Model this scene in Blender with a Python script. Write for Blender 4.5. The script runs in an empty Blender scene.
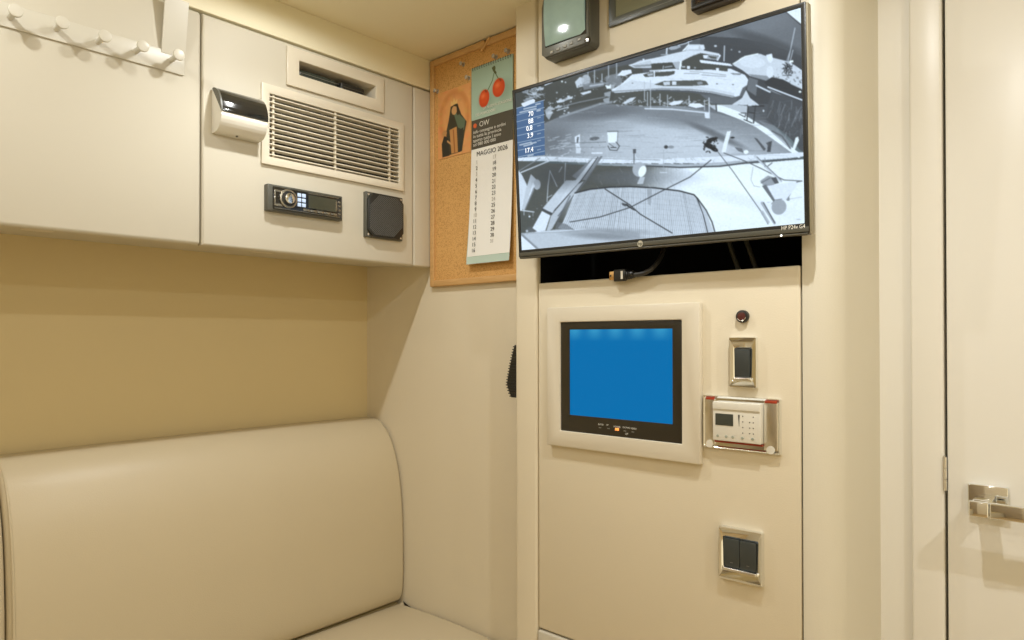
import bpy, bmesh, math, random
import numpy as np
from mathutils import Vector, Matrix

random.seed(7)
rng = np.random.default_rng(11)
SC = bpy.context.scene
COL = SC.collection

# ------------------------------------------------------------------ camera, world, light, exposure
F_PX, YAW, PITCH, ROLL, CY0 = 689.87, 0.7334, 0.0079, -0.001, 12.156
CAM = np.array([0.0, 0.0, 1.25])
_cy, _sy = math.cos(YAW), math.sin(YAW)
_A = np.array([_sy, 0, _cy]); _B = np.array([-_cy, 0, _sy]); _V = np.array([0, 1.0, 0])
_cp, _sp = math.cos(PITCH), math.sin(PITCH)
_cr, _sr = math.cos(ROLL), math.sin(ROLL)
_R = np.array([[_cr, -_sr, 0], [_sr, _cr, 0], [0, 0, 1.0]]) @ np.array([[1.0, 0, 0], [0, _cp, _sp], [0, -_sp, _cp]])
_W = np.stack([-_B, _A, -_V])
def _ray(px, py):
    return _W @ (_R.T @ np.array([(px - 512) / F_PX, (py - 320 - CY0) / F_PX, 1.0]))
def at_x(px, py, X):
    d = _ray(px, py); return CAM + d * (X / d[0])
def at_y(px, py, Y):
    d = _ray(px, py); return CAM + d * (Y / d[1])
def proj(P):
    q = _R @ (_W.T @ (np.asarray(P, float) - CAM)); return 512 + F_PX * q[0] / q[2], 320 + CY0 + F_PX * q[1] / q[2]

cam_d = bpy.data.cameras.new('camera'); cam = bpy.data.objects.new('camera', cam_d); COL.objects.link(cam)
_M = _W @ _R.T            # columns: camera x, y(down), z(forward) in the world
cam.matrix_world = Matrix(((_M[0, 0], -_M[0, 1], -_M[0, 2], CAM[0]), (_M[1, 0], -_M[1, 1], -_M[1, 2], CAM[1]),
                           (_M[2, 0], -_M[2, 1], -_M[2, 2], CAM[2]), (0, 0, 0, 1)))
cam_d.sensor_width = 36; cam_d.sensor_fit = 'HORIZONTAL'
cam_d.lens = F_PX / 1024 * 36
cam_d.shift_y = CY0 / 1024
cam_d.clip_start = 0.02
SC.camera = cam

world = bpy.data.worlds.new('world'); SC.world = world; world.use_nodes = True
world.node_tree.nodes['Background'].inputs[0].default_value = (1.0, 0.82, 0.50, 1)
world.node_tree.nodes['Background'].inputs[1].default_value = 1.08

SC.view_settings.view_transform = 'Standard'
SC.view_settings.look = 'None'
SC.view_settings.exposure = 0.0
SC.view_settings.gamma = 1.0
SC.view_settings.use_curve_mapping = False

CEIL = 1.912
LAMPS = [(-0.98, 0.645, 2.2, 9.2), (-0.98, 0.08, 3.6, 1.5), (-0.25, 0.70, 3.8, 12.5), (0.48, 0.66, 5.4, 14.0), (0.48, -0.46, 2.5, 3.0), (-0.25, -0.46, 4.6, 5.5), (-0.98, -0.46, 1.0, 2.0)]   # x, y, spill, beam; the last three are unseen lamps added as fill
LAMP_COL = (0.98, 1.0, 1.0)

# ------------------------------------------------------------------ helpers
def link(name, me, parent=None, mat=None, smooth=True):
    o = bpy.data.objects.new(name, me); COL.objects.link(o)
    if parent is not None: o.parent = parent
    if mat is not None:
        me.materials.clear()
        for m in (mat if isinstance(mat, (list, tuple)) else [mat]): me.materials.append(m)
    if smooth:
        for p in me.polygons: p.use_smooth = True
        try: me.set_sharp_from_angle(angle=math.radians(32))
        except Exception: pass
    return o
def obj(name, bm, mat, parent=None, smooth=True):
    bmesh.ops.recalc_face_normals(bm, faces=bm.faces)
    me = bpy.data.meshes.new(name); bm.to_mesh(me); bm.free()
    return link(name, me, parent, mat, smooth)
def tag(o, label=None, cat=None, group=None, kind=None):
    if label: o['label'] = label
    if cat: o['category'] = cat
    if group: o['group'] = group
    if kind: o['kind'] = kind
    return o
def thing(name, loc, rz=0.0, rx=0.0, label=None, cat=None, group=None):
    o = bpy.data.objects.new(name, None); COL.objects.link(o); o.empty_display_size = 0.02
    o.location = [float(c) for c in loc]; o.rotation_euler = (rx, 0, rz)
    return tag(o, label, cat, group)
def struct(name, bm, mat, parent=None, smooth=True):
    o = obj(name, bm, mat, parent, smooth)
    if parent is None: o['kind'] = 'structure'
    return o
def box(bm, x0, x1, y0, y1, z0, z1, bev=0.0, seg=3, edges=None):
    """box, optionally bevelled; edges picks by axis 'x','y','z' the edges to round"""
    b = bmesh.new()
    bmesh.ops.create_cube(b, size=1.0)
    bmesh.ops.scale(b, vec=(abs(x1 - x0), abs(y1 - y0), abs(z1 - z0)), verts=b.verts)
    bmesh.ops.translate(b, vec=((x0 + x1) / 2, (y0 + y1) / 2, (z0 + z1) / 2), verts=b.verts)
    if bev > 0:
        es = []
        for e in b.edges:
            d = (e.verts[0].co - e.verts[1].co); ax = 'xyz'[max(range(3), key=lambda i: abs(d[i]))]
            if edges is None or ax in edges: es.append(e)
        bmesh.ops.bevel(b, geom=es, offset=bev, segments=seg, profile=0.5, affect='EDGES')
    _merge(bm, b)
def _merge(bm, b, M=None):
    if M is not None: bmesh.ops.transform(b, matrix=M, verts=b.verts)
    me = bpy.data.meshes.new('tmp'); b.to_mesh(me); b.free(); bm.from_mesh(me); bpy.data.meshes.remove(me)
def BM(): return bmesh.new()
def B(*a, **k):
    bm = bmesh.new(); box(bm, *a, **k); return bm
def cyl(bm, p, axis, r, h, seg=32, r2=None, bev=0.0):
    """cylinder from point p going h along axis"""
    b = bmesh.new()
    bmesh.ops.create_cone(b, cap_ends=True, cap_tris=False, segments=seg, radius1=r, radius2=r if r2 is None else r2, depth=h)
    if bev: bmesh.ops.bevel(b, geom=[e for e in b.edges if abs(e.verts[0].co.z - e.verts[1].co.z) < 1e-6], offset=bev, segments=2, profile=0.5, affect='EDGES')
    ax = Vector(axis).normalized()
    q = Vector((0, 0, 1)).rotation_difference(ax).to_matrix().to_4x4()
    _merge(bm, b, Matrix.Translation(Vector(p) + ax * h / 2) @ q)
def prism(bm, pts, axis, a0, a1, bev=0.0):
    """polygon extruded along an axis; pts are the two other coordinates in xyz order"""
    b = bmesh.new()
    def P(u, v, w):
        return {'x': (w, u, v), 'y': (u, w, v), 'z': (u, v, w)}[axis]
    lo = [b.verts.new(P(u, v, a0)) for u, v in pts]; hi = [b.verts.new(P(u, v, a1)) for u, v in pts]
    b.faces.new(lo); b.faces.new(hi[::-1]); n = len(pts)
    for i in range(n): b.faces.new((lo[i], lo[(i + 1) % n], hi[(i + 1) % n], hi[i]))
    bmesh.ops.recalc_face_normals(b, faces=b.faces)
    if bev: bmesh.ops.bevel(b, geom=list(b.edges), offset=bev, segments=2, profile=0.5, affect='EDGES', clamp_overlap=True)
    _merge(bm, b)
def tube(bm, pts, r, seg=12, caps=True, radii=None):
    b = bmesh.new(); rings = []; n = len(pts); pts = [Vector(p) for p in pts]
    up = Vector((0, 0, 1))
    for i, p in enumerate(pts):
        t = (pts[min(i + 1, n - 1)] - pts[max(i - 1, 0)]).normalized()
        s = t.cross(up)
        if s.length < 1e-3: s = t.cross(Vector((0, 1, 0)))
        s.normalize(); u = s.cross(t); rr = radii[i] if radii else r
        rings.append([b.verts.new(p + (s * math.cos(a) + u * math.sin(a)) * rr) for a in [2 * math.pi * k / seg for k in range(seg)]])
    for i in range(n - 1):
        for k in range(seg): b.faces.new((rings[i][k], rings[i][(k + 1) % seg], rings[i + 1][(k + 1) % seg], rings[i + 1][k]))
    if caps: b.faces.new(rings[0][::-1]); b.faces.new(rings[-1])
    _merge(bm, b)
def frame_ring(bm, x0, x1, z0, z1, X0, X1, Z0, Z1, yb, yf, bev=0.0015, slope=0.0):
    """rectangular picture-frame solid: outer X0..X1,Z0..Z1, opening x0..x1,z0..z1, back yb, front yf"""
    b = bmesh.new()
    def ring(a, c, d, e, y): return [b.verts.new((a, y, d)), b.verts.new((c, y, d)), b.verts.new((c, y, e)), b.verts.new((a, y, e))]
    ob = ring(X0, X1, Z0, Z1, yb); of = ring(X0, X1, Z0, Z1, yf)
    xf = ring(x0, x1, z0, z1, yf + slope); ib = ring(x0, x1, z0, z1, yb)
    for i in range(4):
        j = (i + 1) % 4
        for p, q in ((ob, of), (of, xf), (xf, ib), (ib, ob)):
            b.faces.new((p[i], p[j], q[j], q[i]))
    bmesh.ops.recalc_face_normals(b, faces=b.faces)
    if bev: bmesh.ops.bevel(b, geom=[e for e in b.edges if e.calc_face_angle(0) > 0.5], offset=bev, segments=2, profile=0.5, affect='EDGES')
    _merge(bm, b)
def plate(bm, X0, X1, Z0, Z1, holes, yf, yb, bev=0.004):
    """wall-frame plate (x right, z up, front yf) with rectangular holes and a rounded rim"""
    hs = [h for h in holes]
    xs = sorted({X0, X1} | {h[0] for h in hs} | {h[1] for h in hs}); zs = sorted({Z0, Z1} | {h[2] for h in hs} | {h[3] for h in hs})
    b = bmesh.new(); V_ = {}
    def v(x, y, z):
        k = (round(x, 6), round(y, 6), round(z, 6))
        if k not in V_: V_[k] = b.verts.new((x, y, z))
        return V_[k]
    def solid(i, j):
        if i < 0 or j < 0 or i >= len(xs) - 1 or j >= len(zs) - 1: return False
        cx_, cz_ = (xs[i] + xs[i + 1]) / 2, (zs[j] + zs[j + 1]) / 2
        return not any(h[0] < cx_ < h[1] and h[2] < cz_ < h[3] for h in hs)
    for i in range(len(xs) - 1):
        for j in range(len(zs) - 1):
            if not solid(i, j): continue
            a, c, d, e = xs[i], xs[i + 1], zs[j], zs[j + 1]
            b.faces.new((v(a, yf, d), v(c, yf, d), v(c, yf, e), v(a, yf, e))); b.faces.new((v(a, yb, d), v(a, yb, e), v(c, yb, e), v(c, yb, d)))
            if not solid(i - 1, j): b.faces.new((v(a, yf, d), v(a, yf, e), v(a, yb, e), v(a, yb, d)))
            if not solid(i + 1, j): b.faces.new((v(c, yf, d), v(c, yb, d), v(c, yb, e), v(c, yf, e)))
            if not solid(i, j - 1): b.faces.new((v(a, yf, d), v(a, yb, d), v(c, yb, d), v(c, yf, d)))
            if not solid(i, j + 1): b.faces.new((v(a, yf, e), v(c, yf, e), v(c, yb, e), v(a, yb, e)))
    bmesh.ops.recalc_face_normals(b, faces=b.faces)
    bmesh.ops.dissolve_limit(b, angle_limit=0.01, verts=b.verts, edges=b.edges)
    out = [e for e in b.edges if all(abs(w.co.y - yf) < 1e-6 for w in e.verts) and len(e.link_faces) == 2 and e.calc_face_angle(0) > .5
           and (all(abs(w.co.x - X0) < 1e-6 for w in e.verts) or all(abs(w.co.x - X1) < 1e-6 for w in e.verts) or all(abs(w.co.z - Z0) < 1e-6 for w in e.verts) or all(abs(w.co.z - Z1) < 1e-6 for w in e.verts))]
    if bev and out: bmesh.ops.bevel(b, geom=out, offset=bev, segments=4, profile=0.5, affect='EDGES')
    _merge(bm, b)
def text_mesh(name, s, size, M, mat, parent=None, depth=0.0003, align='LEFT', wide=1.0, bold=0.0):
    c = bpy.data.curves.new(name, 'FONT'); c.body = s; c.size = size; c.extrude = depth; c.align_x = align; c.align_y = 'CENTER'
    c.offset = bold; c.resolution_u = 3
    t = bpy.data.objects.new('tmp', c); COL.objects.link(t)
    dg = bpy.context.evaluated_depsgraph_get(); dg.update()
    me = bpy.data.meshes.new_from_object(t.evaluated_get(dg))
    bpy.data.objects.remove(t); bpy.data.curves.remove(c)
    me.transform(Matrix.Scale(wide, 4, (1, 0, 0))); me.transform(M)
    return link(name, me, parent, mat, smooth=False)
# text drawn in XY plane -> local wall frame (x right, z up, facing -y)
TXT = Matrix(((1, 0, 0, 0), (0, 0, -1, 0), (0, 1, 0, 0), (0, 0, 0, 1)))

# ------------------------------------------------------------------ materials
def srgb(r, g, b):
    f = lambda c: (c / 255 / 12.92) if c / 255 <= 0.04045 else ((c / 255 + 0.055) / 1.055) ** 2.4
    return (f(r), f(g), f(b), 1)
def mat(name, col, rough=0.5, metal=0.0, bump=0.0, bscale=300.0, spec=0.5, emit=None, estr=0.0, coat=0.0, var=0.0, vscale=6.0, trans=0.0):
    m = bpy.data.materials.new(name); m.use_nodes = True; nt = m.node_tree; p = nt.nodes['Principled BSDF']
    if len(col) == 3: col = (*col, 1)
    p.inputs['Base Color'].default_value = col; p.inputs['Roughness'].default_value = rough
    p.inputs['Metallic'].default_value = metal; p.inputs['Specular IOR Level'].default_value = spec
    p.inputs['Coat Weight'].default_value = coat; p.inputs['Coat Roughness'].default_value = 0.08
    p.inputs['Transmission Weight'].default_value = trans
    if emit: p.inputs['Emission Color'].default_value = (*emit[:3], 1); p.inputs['Emission Strength'].default_value = estr
    tc = nt.nodes.new('ShaderNodeTexCoord')
    if var > 0:
        n = nt.nodes.new('ShaderNodeTexNoise'); n.inputs['Scale'].default_value = vscale; n.inputs['Detail'].default_value = 4
        nt.links.new(tc.outputs['Object'], n.inputs['Vector'])
        mx = nt.nodes.new('ShaderNodeMix'); mx.data_type = 'RGBA'
        mx.inputs['A'].default_value = tuple(c * (1 - var) for c in col[:3]) + (1,); mx.inputs['B'].default_value = tuple(min(1, c * (1 + var)) for c in col[:3]) + (1,)
        nt.links.new(n.outputs['Fac'], mx.inputs['Factor']); nt.links.new(mx.outputs['Result'], p.inputs['Base Color'])
    if bump > 0:
        n = nt.nodes.new('ShaderNodeTexVoronoi' if bscale > 350 else 'ShaderNodeTexNoise'); n.inputs['Scale'].default_value = bscale
        nt.links.new(tc.outputs['Object'], n.inputs['Vector'])
        bp = nt.nodes.new('ShaderNodeBump'); bp.inputs['Strength'].default_value = bump; bp.inputs['Distance'].default_value = 0.001
        nt.links.new(n.outputs[0], bp.inputs['Height']); nt.links.new(bp.outputs['Normal'], p.inputs['Normal'])
    return m
PAINT = mat('cream_lacquer', (0.60, 0.56, 0.46), rough=0.5, bump=0.03, bscale=220, spec=0.25)
VINYL = mat('cream_vinyl', (0.73, 0.655, 0.50), rough=0.5, bump=0.10, bscale=420, var=0.02, spec=0.4)
WALLV = mat('wall_vinyl', (0.66, 0.54, 0.30), rough=0.6, bump=0.06, bscale=420, var=0.025, vscale=5, spec=0.35)
LEATH = mat('cushion_leather', (0.57, 0.485, 0.33), rough=0.40, bump=0.12, bscale=480, var=0.02, spec=0.45)
HEADL = mat('headliner', (0.86, 0.80, 0.59), rough=0.7, bump=0.03, bscale=300)
DOORP = mat('door_lacquer', (0.82, 0.795, 0.72), rough=0.34, bump=0.03, bscale=220)
VINYL_LIT = mat('cream_vinyl_lit', (0.71, 0.665, 0.545), rough=0.42, bump=0.10, bscale=420, var=0.015, spec=0.5)  # whiter vinyl copy, the column's overexposed highlight put into its colour
RAILW = mat('rail_white', (0.62, 0.59, 0.50), rough=0.35)
WHITE = mat('white_plastic', (0.74, 0.71, 0.62), rough=0.35)
IVORY = mat('ivory_plastic', (0.70, 0.64, 0.515), rough=0.28, spec=0.5)
BLACK = mat('black_plastic', (0.018, 0.018, 0.016), rough=0.35)
BLACKG = mat('gloss_black', (0.012, 0.012, 0.011), rough=0.12, coat=0.6)
DARKG = mat('dark_grey', (0.080, 0.078, 0.060), rough=0.38, spec=0.6)
GREYM = mat('grey_metal', (0.20, 0.20, 0.18), rough=0.4, metal=0.3)
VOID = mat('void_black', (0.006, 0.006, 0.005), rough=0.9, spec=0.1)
GAP = mat('gap_brown', (0.03, 0.022, 0.012), rough=0.9, spec=0.1)
CHROME = mat('chrome', (0.86, 0.87, 0.87), rough=0.07, metal=1.0)
SATIN = mat('satin_steel', (0.84, 0.82, 0.77), rough=0.25, metal=1.0)
SWITCH = mat('switch_grey', (0.045, 0.052, 0.05), rough=0.4, spec=0.5)
WOOD = None

def wood_mat():
    m = bpy.data.materials.new('pine_frame'); m.use_nodes = True; nt = m.node_tree; p = nt.nodes['Principled BSDF']; p.inputs['Roughness'].default_value = 0.5
    tc = nt.nodes.new('ShaderNodeTexCoord'); mp = nt.nodes.new('ShaderNodeMapping'); mp.inputs['Scale'].default_value = (6, 60, 60)
    n = nt.nodes.new('ShaderNodeTexNoise'); n.inputs['Scale'].default_value = 4; n.inputs['Detail'].default_value = 6
    r = nt.nodes.new('ShaderNodeValToRGB'); r.color_ramp.elements[0].color = (0.50, 0.27, 0.09, 1); r.color_ramp.elements[1].color = (0.72, 0.46, 0.20, 1)
    nt.links.new(tc.outputs['Object'], mp.inputs['Vector']); nt.links.new(mp.outputs[0], n.inputs['Vector']); nt.links.new(n.outputs['Fac'], r.inputs[0]); nt.links.new(r.outputs[0], p.inputs['Base Color'])
    return m
WOOD = wood_mat()
def cork_mat():
    m = bpy.data.materials.new('cork'); m.use_nodes = True; nt = m.node_tree; p = nt.nodes['Principled BSDF']; p.inputs['Roughness'].default_value = 0.85
    tc = nt.nodes.new('ShaderNodeTexCoord')
    n = nt.nodes.new('ShaderNodeTexNoise'); n.inputs['Scale'].default_value = 230; n.inputs['Detail'].default_value = 5
    v = nt.nodes.new('ShaderNodeTexVoronoi'); v.inputs['Scale'].default_value = 330
    mx = nt.nodes.new('ShaderNodeMath'); mx.operation = 'MULTIPLY'
    r = nt.nodes.new('ShaderNodeValToRGB'); e = r.color_ramp.elements
    e[0].position = 0.03; e[0].color = (0.42, 0.21, 0.055, 1); e[1].position = 0.26; e[1].color = (0.66, 0.375, 0.125, 1)
    nt.links.new(tc.outputs['Object'], n.inputs['Vector']); nt.links.new(tc.outputs['Object'], v.inputs['Vector'])
    nt.links.new(n.outputs['Fac'], mx.inputs[0]); nt.links.new(v.outputs['Distance'], mx.inputs[1]); nt.links.new(mx.outputs[0], r.inputs[0]); nt.links.new(r.outputs[0], p.inputs['Base Color'])
    return m
CORK = cork_mat()
def attr_mat(name, emit, rough=0.3, gloss=0.5):
    m = bpy.data.materials.new(name); m.use_nodes = True; nt = m.node_tree; p = nt.nodes['Principled BSDF']
    a = nt.nodes.new('ShaderNodeAttribute'); a.attribute_name = 'picture'
    if emit > 0:
        p.inputs['Base Color'].default_value = (0.01, 0.01, 0.01, 1)
        nt.links.new(a.outputs['Color'], p.inputs['Emission Color']); p.inputs['Emission Strength'].default_value = emit
    else: nt.links.new(a.outputs['Color'], p.inputs['Base Color'])
    p.inputs['Roughness'].default_value = rough; p.inputs['Specular IOR Level'].default_value = gloss
    return m

# ------------------------------------------------------------------ planes of the cabin (metres)
XF = -1.2457      # face of the overhead cabinet
XB = -1.507       # padded wall behind the settee
YB = 1.10         # bulkhead with the cork board
YC = 1.03         # face of the instrument console
YD = 1.25         # plane of the door frame
ZG = 1.8393       # gap over the cabinet doors
ZU = 1.4175       # bottom edge of the cabinet doors

# ================================================================== SETTING
struct('floor', B(-1.507, 1.2, -1.3, 1.4, -0.03, 0.0), mat('floor_teak', (0.50, 0.36, 0.18), rough=0.5, var=0.2, vscale=20), smooth=False)
struct('ceiling', B(-1.57, 1.2, -1.3, 1.4, CEIL, CEIL + 0.03), HEADL, smooth=False)
struct('wall_left', B(XB - 0.05, XB, -1.3, YB, 0.0, CEIL), WALLV, smooth=False)
struct('wall_back', B(XB - 0.05, -0.875, YB, YB + 0.03, 0.0, CEIL), VINYL, smooth=False)
struct('wall_front', B(-1.57, 1.2, -1.33, -1.3, 0.0, CEIL), VINYL, smooth=False)
struct('reflection_panel', B(-1.40, -0.62, -1.3, -1.262, 0.0, 1.85, bev=.003), mat('reflection_tan', (0.42, 0.34, 0.23), rough=.4))  # added unseen panel, a darker tone for the chrome to mirror
struct('wall_right', B(1.2, 1.23, 0.75, 1.4, 0.0, CEIL), PAINT, smooth=False)
# rounded cladding right of the console, running on to the door wall
xr0 = at_y(800.9, 300, YC)[0]; xl0 = at_y(515.2, 300, YC)[0]; xl1 = at_y(537.6, 300, YC)[0] 
xside = at_y(879.5, 320, YD)[0]; R = 0.047
xr0 += 0.0008
prof = [(xr0, YD + 0.05), (xr0, YC + 0.003), (xr0 + 0.0012, YC)]
cx = xside - R
for k in range(13):
    a = math.pi / 2 * k / 12
    prof.append((max(cx + R * math.sin(a), xr0 + 0.0014), YC + R - R * math.cos(a)))
prof += [(xside, YD + 0.05)]
bm = BM(); prism(bm, prof, 'z', 0.0, CEIL); struct('wall_console_right', bm, VINYL_LIT)
bm = BM(); box(bm, xl0, xl1 - 0.0012, YC - 0.001, YB + 0.03, 0.0, CEIL, bev=0.007, edges='z', seg=4)
struct('wall_console_left', bm, VINYL)
# dark inside of the console
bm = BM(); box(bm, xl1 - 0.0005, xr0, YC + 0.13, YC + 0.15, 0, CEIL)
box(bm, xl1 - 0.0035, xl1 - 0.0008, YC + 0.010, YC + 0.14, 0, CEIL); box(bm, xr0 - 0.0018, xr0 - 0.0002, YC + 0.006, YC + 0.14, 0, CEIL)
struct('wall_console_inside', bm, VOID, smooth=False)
# door wall: flat strip, frame, door
xa = at_y(910.0, 320, YD)[0]; xd = at_y(943.2, 320, YD - 0.012)[0]; xg = at_y(946.4, 320, YD - 0.012)[0]
struct('trim_1', B(xside - 0.01, xa + 0.01, YD, YD + 0.03, 0, CEIL), DOORP, smooth=False)
struct('trim_2', B(at_y(910.0, 320, YD - 0.012)[0], xd, YD - 0.012, YD + 0.05, 0, CEIL, bev=0.004, edges='z'), DOORP)
struct('trim_3', B(xd - 0.005, xg + 0.01, YD + 0.03, YD + 0.06, 0, CEIL), GAP, smooth=False)
struct('trim_4', B(xg + 0.62, 1.2, YD - 0.012, YD + 0.03, 0, CEIL), DOORP, smooth=False)
door = struct('door_1', B(xg, xg + 0.615, YD - 0.012, YD + 0.026, 0.01, 1.885, bev=0.0025), DOORP)
struct('trim_5', B(xside - 0.01, 1.2, YD - 0.004, YD + 0.03, 1.89, CEIL), DOORP, smooth=False)
# hinge
hz = at_y(945, 472, YD)[2]
bm = BM(); zt = at_y(945, 455, YD)[2]; zb = at_y(945, 489, YD)[2]
for k in range(3):
    h = (zt - zb) / 3; cyl(bm, (xg - 0.0022, YD - 0.0145, zb + k * h + 0.0006), (0, 0, 1), 0.0022, h - 0.0012, seg=14)
box(bm, xg - 0.0055, xg - 0.0025, YD - 0.0135, YD - 0.0118, zb, zt)
obj('hinge', bm, SATIN, door)
# handle (children of the door, world coordinates)
YDF = YD - 0.012
def ph(px, py, Y=YDF): return at_y(px, py, Y)
p0 = ph(968.5, 482.5); p1 = ph(1007.5, 505)
rw = 0.050; rx0 = p0[0]; rz1 = p0[2]
bm = BM(); box(bm, rx0, rx0 + rw, YDF - 0.009, YDF, rz1 - 0.046, rz1, bev=0.0015)
obj('rosette', bm, CHROME, door)
bm = BM(); xc = rx0 + 0.021; zc = rz1 - 0.024
box(bm, xc - 0.011, xc + 0.013, YDF - 0.052, YDF - 0.007, zc - 0.011, zc + 0.009, bev=0.004)
box(bm, xc - 0.012, xc + 0.012, YDF - 0.062, YDF - 0.048, zc - 0.013, zc + 0.009, bev=0.002)
box(bm, xc + 0.0125, xc + 0.135, YDF - 0.061, YDF - 0.049, zc - 0.013, zc + 0.009, bev=0.0025)
obj('door_handle', bm, CHROME, door)

# fascia between cabinet and ceiling
ye = YB
struct('trim_6', B(XB, XF, -1.3, ye, ZG + 0.0018, CEIL, bev=0.0015), HEADL)

# ================================================================== OVERHEAD CABINET
gy = at_x(201.6, 120, XF)[1]; gy2 = at_x(413.6, 150, XF)[1]
oc = thing('overhead_cabinet', (XB, 0.2, ZU), label='long cream lacquered overhead cabinet above the settee', cat='cabinet')
oc.location = (0, 0, 0)
bm = BM(); prism(bm, [(XB, 1.4375), (XF - 0.0172, ZU + 0.0022), (XF - 0.0172, ZU + 0.012), (XB, 1.4473)], 'y', -1.3, YB)
box(bm, XB, XF - 0.0172, -1.3, YB, ZG - 0.014, ZG - 0.0016); box(bm, XB, XB + 0.008, -1.3, YB, 1.44, ZG - 0.010)
box(bm, XB, XF - 0.0172, gy - 0.006, gy + 0.006, 1.44, ZG - 0.010); box(bm, XB, XF - 0.0172, YB - 0.010, YB, 1.44, ZG - 0.010)
obj('carcass', bm, PAINT, oc, smooth=False)
d1 = obj('door', B(XF - 0.017, XF, -0.62, gy - 0.0013, ZU, ZG - 0.0022, bev=0.006, seg=4), PAINT, oc)
obj('end_filler', B(XF - 0.017, XF, gy2 + 0.0007, YB - 0.0005, ZU, ZG - 0.0022, bev=0.004, seg=4), PAINT, oc)
for yy_ in (gy, gy2): obj('joint_strip', B(XF - 0.0178, XF - 0.0168, yy_ - 0.006, yy_ + 0.006, ZU + 0.004, ZG - 0.003), GAP, oc, smooth=False)
obj('top_joint_strip', B(XF - 0.019, XF - 0.0174, -1.2, YB - 0.001, ZG - 0.008, ZG + 0.0016), GAP, oc, smooth=False)
for px, py in ((37, 230.5), (262, 251.0)):
    p = at_x(px, py, XF - 0.045)
    bm = BM(); z = ZU + 0.0022 + 0.028 / 0.245 * 0.018
    cyl(bm, (XF - 0.045, p[1], z - 0.0015), (0, 0, 1), 0.02, 0.004, seg=28, bev=0.001)
    bmesh.ops.scale(bm, vec=(0.6, 1.15, 1), space=Matrix.Translation((-(XF - 0.045), -p[1], 0)), verts=bm.verts)
    obj('push_latch', bm, IVORY, oc)

RZ = math.pi / 2
def cab_thing(name, px, py, label, cat, **k):
    p = at_x(px, py, XF); return thing(name, (XF, p[1], p[2]), rz=RZ, label=label, cat=cat, **k), p
def cl(px, py, p, off=0.0):
    """photo point on the cabinet face -> local x, z of a thing standing at p"""
    q = at_x(px, py, XF + off); return q[1] - p[1], q[2] - p[2]

# ---- hook rail with five pegs
hr, hp = cab_thing('hook_rail', 98, 42, 'white plastic rail with five round pegs on the left cabinet door', 'hook rail')
zb1 = cl(0, 26.2, hp)[1]; zb2 = cl(181, 75.3, hp)[1]; zb = (zb1 + zb2) / 2
zt_ = (cl(0, 2.5, hp, .004)[1] + cl(184, 53.5, hp, .004)[1]) / 2
xr_ = cl(183.5, 60, hp)[0]
obj('rail_strip', B(-0.42, xr_, -0.0035, 0, zb, zt_, bev=0.0008), RAILW, hr)
bm = BM()
xu0 = cl(163.5, 30, hp, .012)[0]; xu1 = cl(187, 25, hp, .012)[0]
prism(bm, [(xu0, -0.0003), (xu1, -0.0003), (xu1, -0.0042), (xu0, -0.0042)], 'z', zt_ - 0.006, 1.8365 - hp[2])
for v in bm.verts:
    if v.co.z > 0.04: v.co.y -= 0.016
obj('upright', bm, RAILW, hr)
for k, (px, py) in enumerate(((10, 17.5), (56, 29), (98, 42), (135.5, 51.5), (171, 60))):
    x, z = cl(px, py, hp, .003); pg = BM()
    cyl(pg, (x, -0.0034, z), (0, -1, 0), 0.0045, 0.030, seg=20); cyl(pg, (x, -0.033, z), (0, -1, 0), 0.0095, 0.005, seg=28, bev=0.0012)
    obj('peg', pg, RAILW, hr)

# ---- holder with dark lid
rh, rp = cab_thing('lidded_dispenser', 211.5, 114, 'small white box with a curved glossy black lid on the cabinet', 'box')
L = cl(257.5, 139, rp)[0]; zt = cl(212.5, 88.5, rp)[1]; zb = cl(211.5, 133.3, rp)[1]
D = 0.040; zm = at_x(222.5, 110.5, XF + D)[2] - rp[2]
pb = [(0, zb), (0, zt), (-0.003, zt)]
arc = []
for k in range(9):
    a = math.pi / 2 * k / 8; arc.append((-0.004 - (D - 0.004) * math.sin(a), zm + (zt - zm) * math.cos(a)))
low = []
for k in range(1, 9):
    a = math.pi / 2 * k / 8; low.append((-0.012 - (D - 0.012) * math.cos(a), zm - (zm - zb) * math.sin(a)))
bm = BM(); prism(bm, [(0, zb), (0, zt - 0.004)] + [(y * 0.96, z - 0.0025) for y, z in arc[1:]] + low, 'x', 0.0, L, bev=0.0008)
obj('body', bm, WHITE, rh)
pts = arc + [(y * 0.93 , z - 0.001) for y, z in arc[::-1]]
bm = BM(); prism(bm, [(-0.001, zm), (-0.001, zt)] + arc, 'x', 0.0025, L + 0.001, bev=0.0006)
obj('lid', bm, BLACKG, rh)
bm = BM(); prism(bm, [(-0.004, zt - 0.001)] + arc[1:], 'x', -0.0008, 0.0026); obj('lid_end', bm, DARKG, rh)
bm = BM(); cyl(bm, (L * 0.45, -0.016, zb + 0.0005), (0, -0.3, -1), 0.0022, 0.0015, seg=12); obj('screw', bm, DARKG, rh)

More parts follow.
